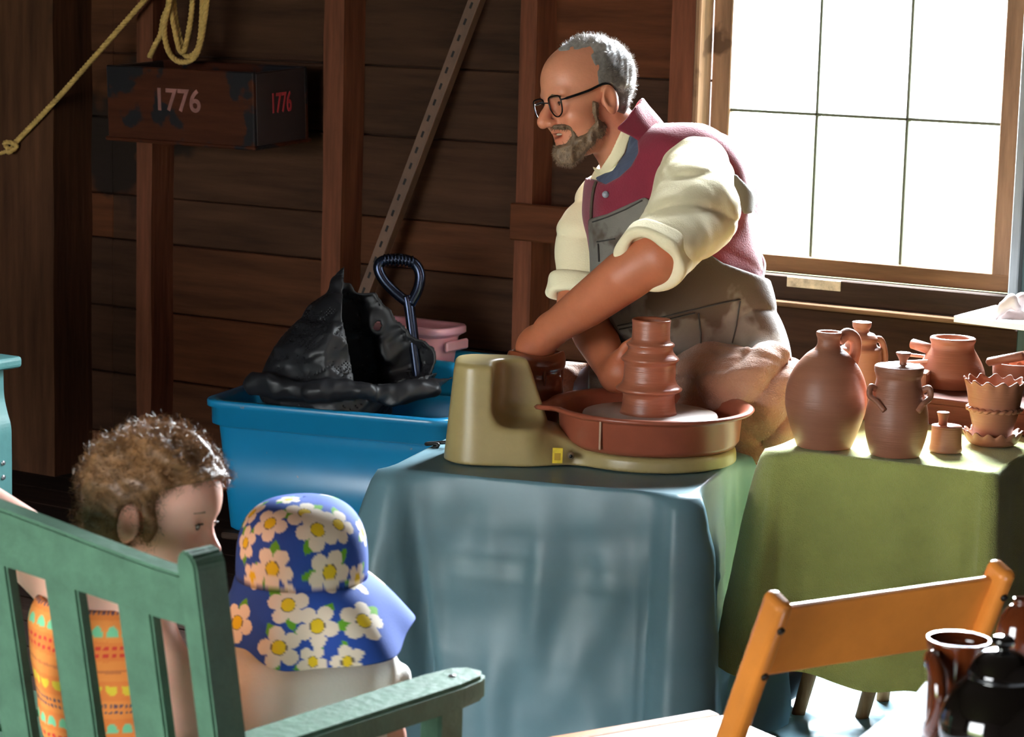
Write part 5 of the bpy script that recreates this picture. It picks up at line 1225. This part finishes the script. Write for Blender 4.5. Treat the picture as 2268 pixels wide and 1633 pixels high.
# dress
def f_dress(P):
    b_ = ktorso(P); d = b_-.008+.002*waves(P, 71, 4, 40, 100)
    up = (P-c(200, 1300, 3.2).astype(np.float32))@dn3.astype(np.float32); 
    sk = cone(P, khp+dn3*.0, khp+fwd3*.13+sid3*.11+dn3*.01, .085, .098)+.004*waves(P, 72, 4, 40, 90); d = smin(d, sk, .03)
    d = smax(d, -(smin(b_, sk+.008, .03)), .002)
    return smax(d, -(up-.012), .004)
DRESS = mat('orange_print_cotton', (1, 1, 1), .9, var=.03, scale=30, vcol='Col')
dr = sdf_obj('dress', f_dress, np.minimum(khp, c(90, 1300, 3.2))-.17, np.maximum(khp+fwd3*.3, c(330, 1500, 3.2))+np.array([.12, .12, .12]), .0024, DRESS, kid)
Vw = to_world(cam_verts(dr)); Vc = cam_verts(dr)
zz = Vw[:, 2]/.026; row = np.floor(zz).astype(int); fr_ = zz-row; aa = np.arctan2((Vc-khp)@sid3, (Vc-khp)@fwd3)*.085/.017; fa = aa-np.floor(aa)
base = np.array([S(246, 148, 70), S(240, 134, 62)]); col = np.where((row % 2 == 0)[:, None], base[0], base[1])
cyc = row % 5
def paint(mask, cl): col[mask] = S(*cl)
paint((cyc == 0) & (np.abs(fr_-.3) < .09) & (fa*2 % 1 < .6), (226, 62, 52)); paint((cyc == 0) & (np.abs(fr_-.7) < .09) & (fa*2 % 1 < .6), (226, 62, 52))
paint((cyc == 1) & (fr_ > .25) & (fr_ < .25+.5*np.sqrt(np.clip(1-((fa-.5)/.38)**2, 0, 1))), (128, 208, 160))
paint((cyc == 2) & (np.abs(fr_-.35) < .08) & (fa*3 % 1 < .55), (92, 70, 96)); paint((cyc == 2) & (np.abs(fr_-.7) < .08) & (fa*3 % 1 < .55), (92, 70, 96))
paint((cyc == 3) & (fr_ < .75) & (fr_ > .75-.5*np.sqrt(np.clip(1-((fa-.5)/.38)**2, 0, 1))), (236, 206, 60))
paint((cyc == 4) & (np.abs(fr_-.5) < .07), (214, 120, 66))
set_vcol(dr, col)

# ------------------------------------------------------------------ small child in a flowered sun hat
kd2 = thing('person', (0, 0, 0), 'small child in a cream top seen from behind under a flowered sun hat', 'person')
Z2 = 3.40
f2 = CAM+M3@c(672, 1500, Z2+.02); kd2.location = (f2[0], f2[1], 0)
hc2 = c(668, 1285, Z2)
ZF = nrmz(M3.T@np.array([_fh[0], _fh[1], 0])); XF = nrmz(M3.T@np.array([_r0[0], _r0[1], 0])); YF_ = M3.T@np.array([0, 0, 1.])
def k2(x, y, dz=0): return c(x, y, Z2+dz)
bz = lambda z: w2c(np.array([f2[0], f2[1], z]))
def k2torso(P):
    A = np.stack([XF, ZF, YF_], 1)
    return smins([ell(P, k2(668, 1484, .02), (.108, .062, .055), A), ell(P, k2(668, 1600, .02), (.104, .07, .10), A), ell(P, bz(.42), (.092, .08, .10), A)], .05)
def f_k2(P):
    A = np.stack([XF, ZF, YF_], 1)
    d = ell(P, hc2+np.array([0, .01, 0]), (.078, .088, .095), A); d = smin(d, ell(P, hc2+ZF*.05+np.array([.01, .06, 0]), (.05, .045, .05), A), .03)
    d = smin(d, cone(P, k2(672, 1380, .01), k2(674, 1470, .02), .042, .046), .03); d = smin(d, k2torso(P)+.008, .03)
    for s_ in (-1, 1):
        sh = k2(675, 1472, .02)+XF*.088*s_; el = sh+XF*.03*s_-YF_*.11+ZF*.02; wr = el-YF_*.06+ZF*.08
        a = chain(P, [sh, el, wr], [.034, .028, .022]); a = smin(a, ell(P, wr+ZF*.03, (.02, .02, .03)), .02)
        for i in range(4): a = smin(a, cone(P, wr+ZF*.04+YF_*(.012-.008*i), wr+ZF*.075+YF_*(.008-.007*i), .006, .005), .006)
        a = smin(a, cone(P, wr+ZF*.025+YF_*.012, wr+ZF*.045+YF_*.028, .007, .006), .008)
        d = smin(d, a, .02)
        hp = bz(.36)+XF*.045*s_; an = bz(.045)+XF*.05*s_
        d = smin(d, smin(cone(P, hp, (hp+an)/2, .052, .040), cone(P, (hp+an)/2, an, .040, .028), .02), .02); d = smin(d, cone(P, an, an+ZF*.07-YF_*.014, .028, .024), .02)
    return d
p0 = bz(0.0)
body3 = sdf_obj('body', f_k2, np.array([p0[0]-.20, hc2[1]-.13, Z2-.16]), np.array([p0[0]+.20, p0[1]+.02, p0[2]+.24]), .0048, KSK, kd2)
set_vcol(body3, np.ones((len(body3.data.vertices), 3)))
CREAM = mat('cream_cotton', S(240, 236, 226), .85, var=.04, scale=10, bump=.15, bscale=250)
def f_top(P):
    b_ = k2torso(P); d = b_-.012+.002*waves(P, 81, 4, 28, 80)+ridges(P, (.7, .6, 0), 30, .003, 1)
    for s_ in (-1, 1):
        sh = k2(675, 1472, .02)+XF*.088*s_; sl = ell(P, sh+XF*.012*s_-YF_*.025, (.048, .055, .050))+dirfold(P, (1, .15, .5), 150, .0045, s_); d = smin(d, sl, .015)
    inn = b_+.012
    d = smax(d, -inn, .002); d = smax(d, -cone(P, k2(672, 1380, .01), k2(674, 1450, .02), .046, .05), .004)
    return smax(d, -(CAM[2]+P@M3[2].astype(np.float32))+.34, .004)
top = sdf_obj('top', f_top, np.array([p0[0]-.2, k2(0, 1400)[1], Z2-.16]), np.array([p0[0]+.22, bz(.3)[1], bz(.3)[2]+.2]), .0042, CREAM, kd2)
SHORT = mat('cream_shorts', S(225, 205, 180), .9)
def f_sh(P):
    d = None
    for s_ in (-1, 1):
        hp = bz(.38)+XF*.045*s_; an = bz(.20)+XF*.05*s_; e = smax(cone(P, hp, an, .066, .062), -cone(P, hp, an, .058, .054), .002); d = e if d is None else np.minimum(d, e)
    return smax(d, -(CAM[2]+P@M3[2].astype(np.float32))+.19, .003)
sdf_obj('shorts', f_sh, np.array([p0[0]-.2, bz(.48)[1], Z2-.1]), np.array([p0[0]+.22, bz(.15)[1], bz(.15)[2]+.2]), .005, SHORT, kd2)
# the hat: crown and drooping brim, flowers printed in its own surface coordinates
ht = thing('sun_hat', (0, 0, 0), 'blue sun hat printed with white daisies and green leaves', 'hat')
nT, nC, nB = 300, 70, 90
TH = np.linspace(0, 2*math.pi, nT, endpoint=False)
def ang_i(th, tab):
    a = np.array([t[0] for t in tab]+[tab[0][0]+360]); v = np.array([t[1] for t in tab]+[tab[0][1]]); d = (math.degrees(th)-a[0]) % 360+a[0]
    i = np.searchsorted(a, d)-1; t = (d-a[i])/(a[i+1]-a[i]); t = t*t*(3-2*t); return v[i]*(1-t)+v[i+1]*t
OUT = [(0, .062), (60, .055), (120, .045), (180, .018), (230, .030), (270, .040), (320, .085)]
DWN = [(0, .060), (60, .030), (120, .035), (180, .075), (230, .080), (270, .098), (320, .082)]
HB = hc2+np.array([.0, -.005, 0]); rx, rz, hh = .0905, .098, .112
V = np.zeros((nC+nB, nT, 3)); UVc = np.zeros((nC+nB, nT, 2))
for j, th in enumerate(TH):
    e = math.cos(th)*XF*rx+math.sin(th)*ZF*rz
    for i in range(nC):
        ph = (i/(nC-1))*math.pi/2; sx_ = math.sin(ph)**.72; cz_ = math.cos(ph)**.62
        V[i, j] = HB+e*sx_*(1+.006*math.sin(3*th+2))+YF_*hh*cz_*(1+.03*math.sin(2*th+.5)*math.sin(ph))
    o_, d_ = ang_i(th, OUT), ang_i(th, DWN); en = e/np.linalg.norm(e)
    for i in range(nB):
        t = (i+1)/nB; fo = .007*math.sin(7*th+1.2)*t**1.5
        V[nC+i, j] = HB+e+en*(o_*t+fo)-YF_*(d_*(t**1.15)-.004*math.sin(math.pi*t))
Vf = V.reshape(-1, 3); Q = []
for i in range(nC+nB-1):
    j = np.arange(nT); Q.append(np.stack([i*nT+j, i*nT+(j+1) % nT, (i+1)*nT+(j+1) % nT, (i+1)*nT+j], 1))
Q = np.concatenate(Q)
pv = px_of(Vf); front = np.zeros(len(Vf), bool)
nrmls = np.zeros_like(Vf); fn = np.cross(Vf[Q[:, 1]]-Vf[Q[:, 0]], Vf[Q[:, 3]]-Vf[Q[:, 0]])
for k_ in range(4): np.add.at(nrmls, Q[:, k_], fn)
nrmls /= np.linalg.norm(nrmls, axis=1)[:, None]+1e-12
if (nrmls*(Vf-hc2)).sum() < 0: nrmls = -nrmls
# flowers: nearest cloth point to each flower, then stamped with its size measured along the cloth
FL = [(675, 1140, 0, 42), (702, 1176, .5, 46), (748, 1165, .3, 40), (600, 1160, .2, 40), (605, 1262, .4, 46), (728, 1265, .1, 48), (640, 1342, .9, 44), (702, 1388, .2, 46), (805, 1376, .0, 50), (620, 1436, .7, 46), (528, 1380, .3, 44), (838, 1282, .5, 40), (790, 1285, .1, 34), (562, 1278, .2, 30), (560, 1140, .5, 34), (692, 1466, .2, 34), (770, 1466, .6, 36), (546, 1205, .8, 36), (640, 1110, .4, 26), (800, 1180, .2, 30)]
r_ = np.random.default_rng(3)
cloth = np.array(S(38, 82, 176)); colr = np.tile(cloth, (len(Vf), 1))
vis = nrmls[:, 2] < .15
def stamp(cen, n, kind, size, rot):
    t1_ = nrmz(np.cross(n, [0, 1, .01])); t2_ = np.cross(n, t1_); dlt = Vf-cen; dn = dlt@n
    a = dlt@t1_; b = dlt@t2_; R = np.sqrt(a*a+b*b); th = np.arctan2(b, a)+rot; ok = (np.abs(dn) < size*1.2) & (nrmls@n > .1)
    if kind == 'leaf':
        x = a*math.cos(rot)+b*math.sin(rot)-size; y = -a*math.sin(rot)+b*math.cos(rot)
        m1 = ok & (np.abs(y) < size*.34*np.clip(1-(x/(size*.62))**2, 0, 1)); colr[m1] = S(104, 176, 40)
    else:
        pet = size*(.50+.50*np.abs(np.cos(2.5*th))**.55) ; m1 = ok & (R < pet); colr[m1] = S(240, 228, 208)
        colr[ok & (R < size*.36)] = S(96, 84, 90); colr[ok & (R < size*.32)] = S(236, 204, 30)
KP = Z2/FPX
stamps = []
for x, y, ro, sz in FL:
    cand = np.where(vis)[0]; i = cand[np.argmin(((pv[cand]-np.array([x, y]))**2).sum(1))]; stamps.append((Vf[i], nrmls[i], sz*KP*1.03, ro))
far = np.where(nrmls[:, 2] > .25)[0]
for i in r_.choice(far, 14): stamps.append((Vf[i], nrmls[i], .032, r_.uniform(0, 3)))
for cen, n, sz, ro in stamps:
    stamp(cen, n, 'leaf', sz*.78, ro*2+.63); stamp(cen, n, 'leaf', sz*.78, ro*2+3.14)
for cen, n, sz, ro in stamps: stamp(cen, n, 'flower', sz, ro)
HATM = mat('printed_hat_cotton', (1, 1, 1), .85, var=.03, scale=40, vcol='Col', bump=.1, bscale=300)
o = link('hat_cloth', np_mesh('hat_cloth', to_world(Vf), Q), HATM, None)
sol = o.modifiers.new('thickness', 'SOLIDIFY'); sol.thickness = .0025
set_vcol(o, colr); ht.location = tuple(CAM+M3@(HB)); o.parent = ht; o.matrix_parent_inverse = Matrix.Translation(-Vector(ht.location))
tube('brim_seam', [CAM+M3@(V[nC-1, j]+nrmls.reshape(nC+nB, nT, 3)[nC-1, j]*.001) for j in range(0, nT, 3)], .0012, mat('hat_thread', S(44, 88, 180), .8), o, 6, True)
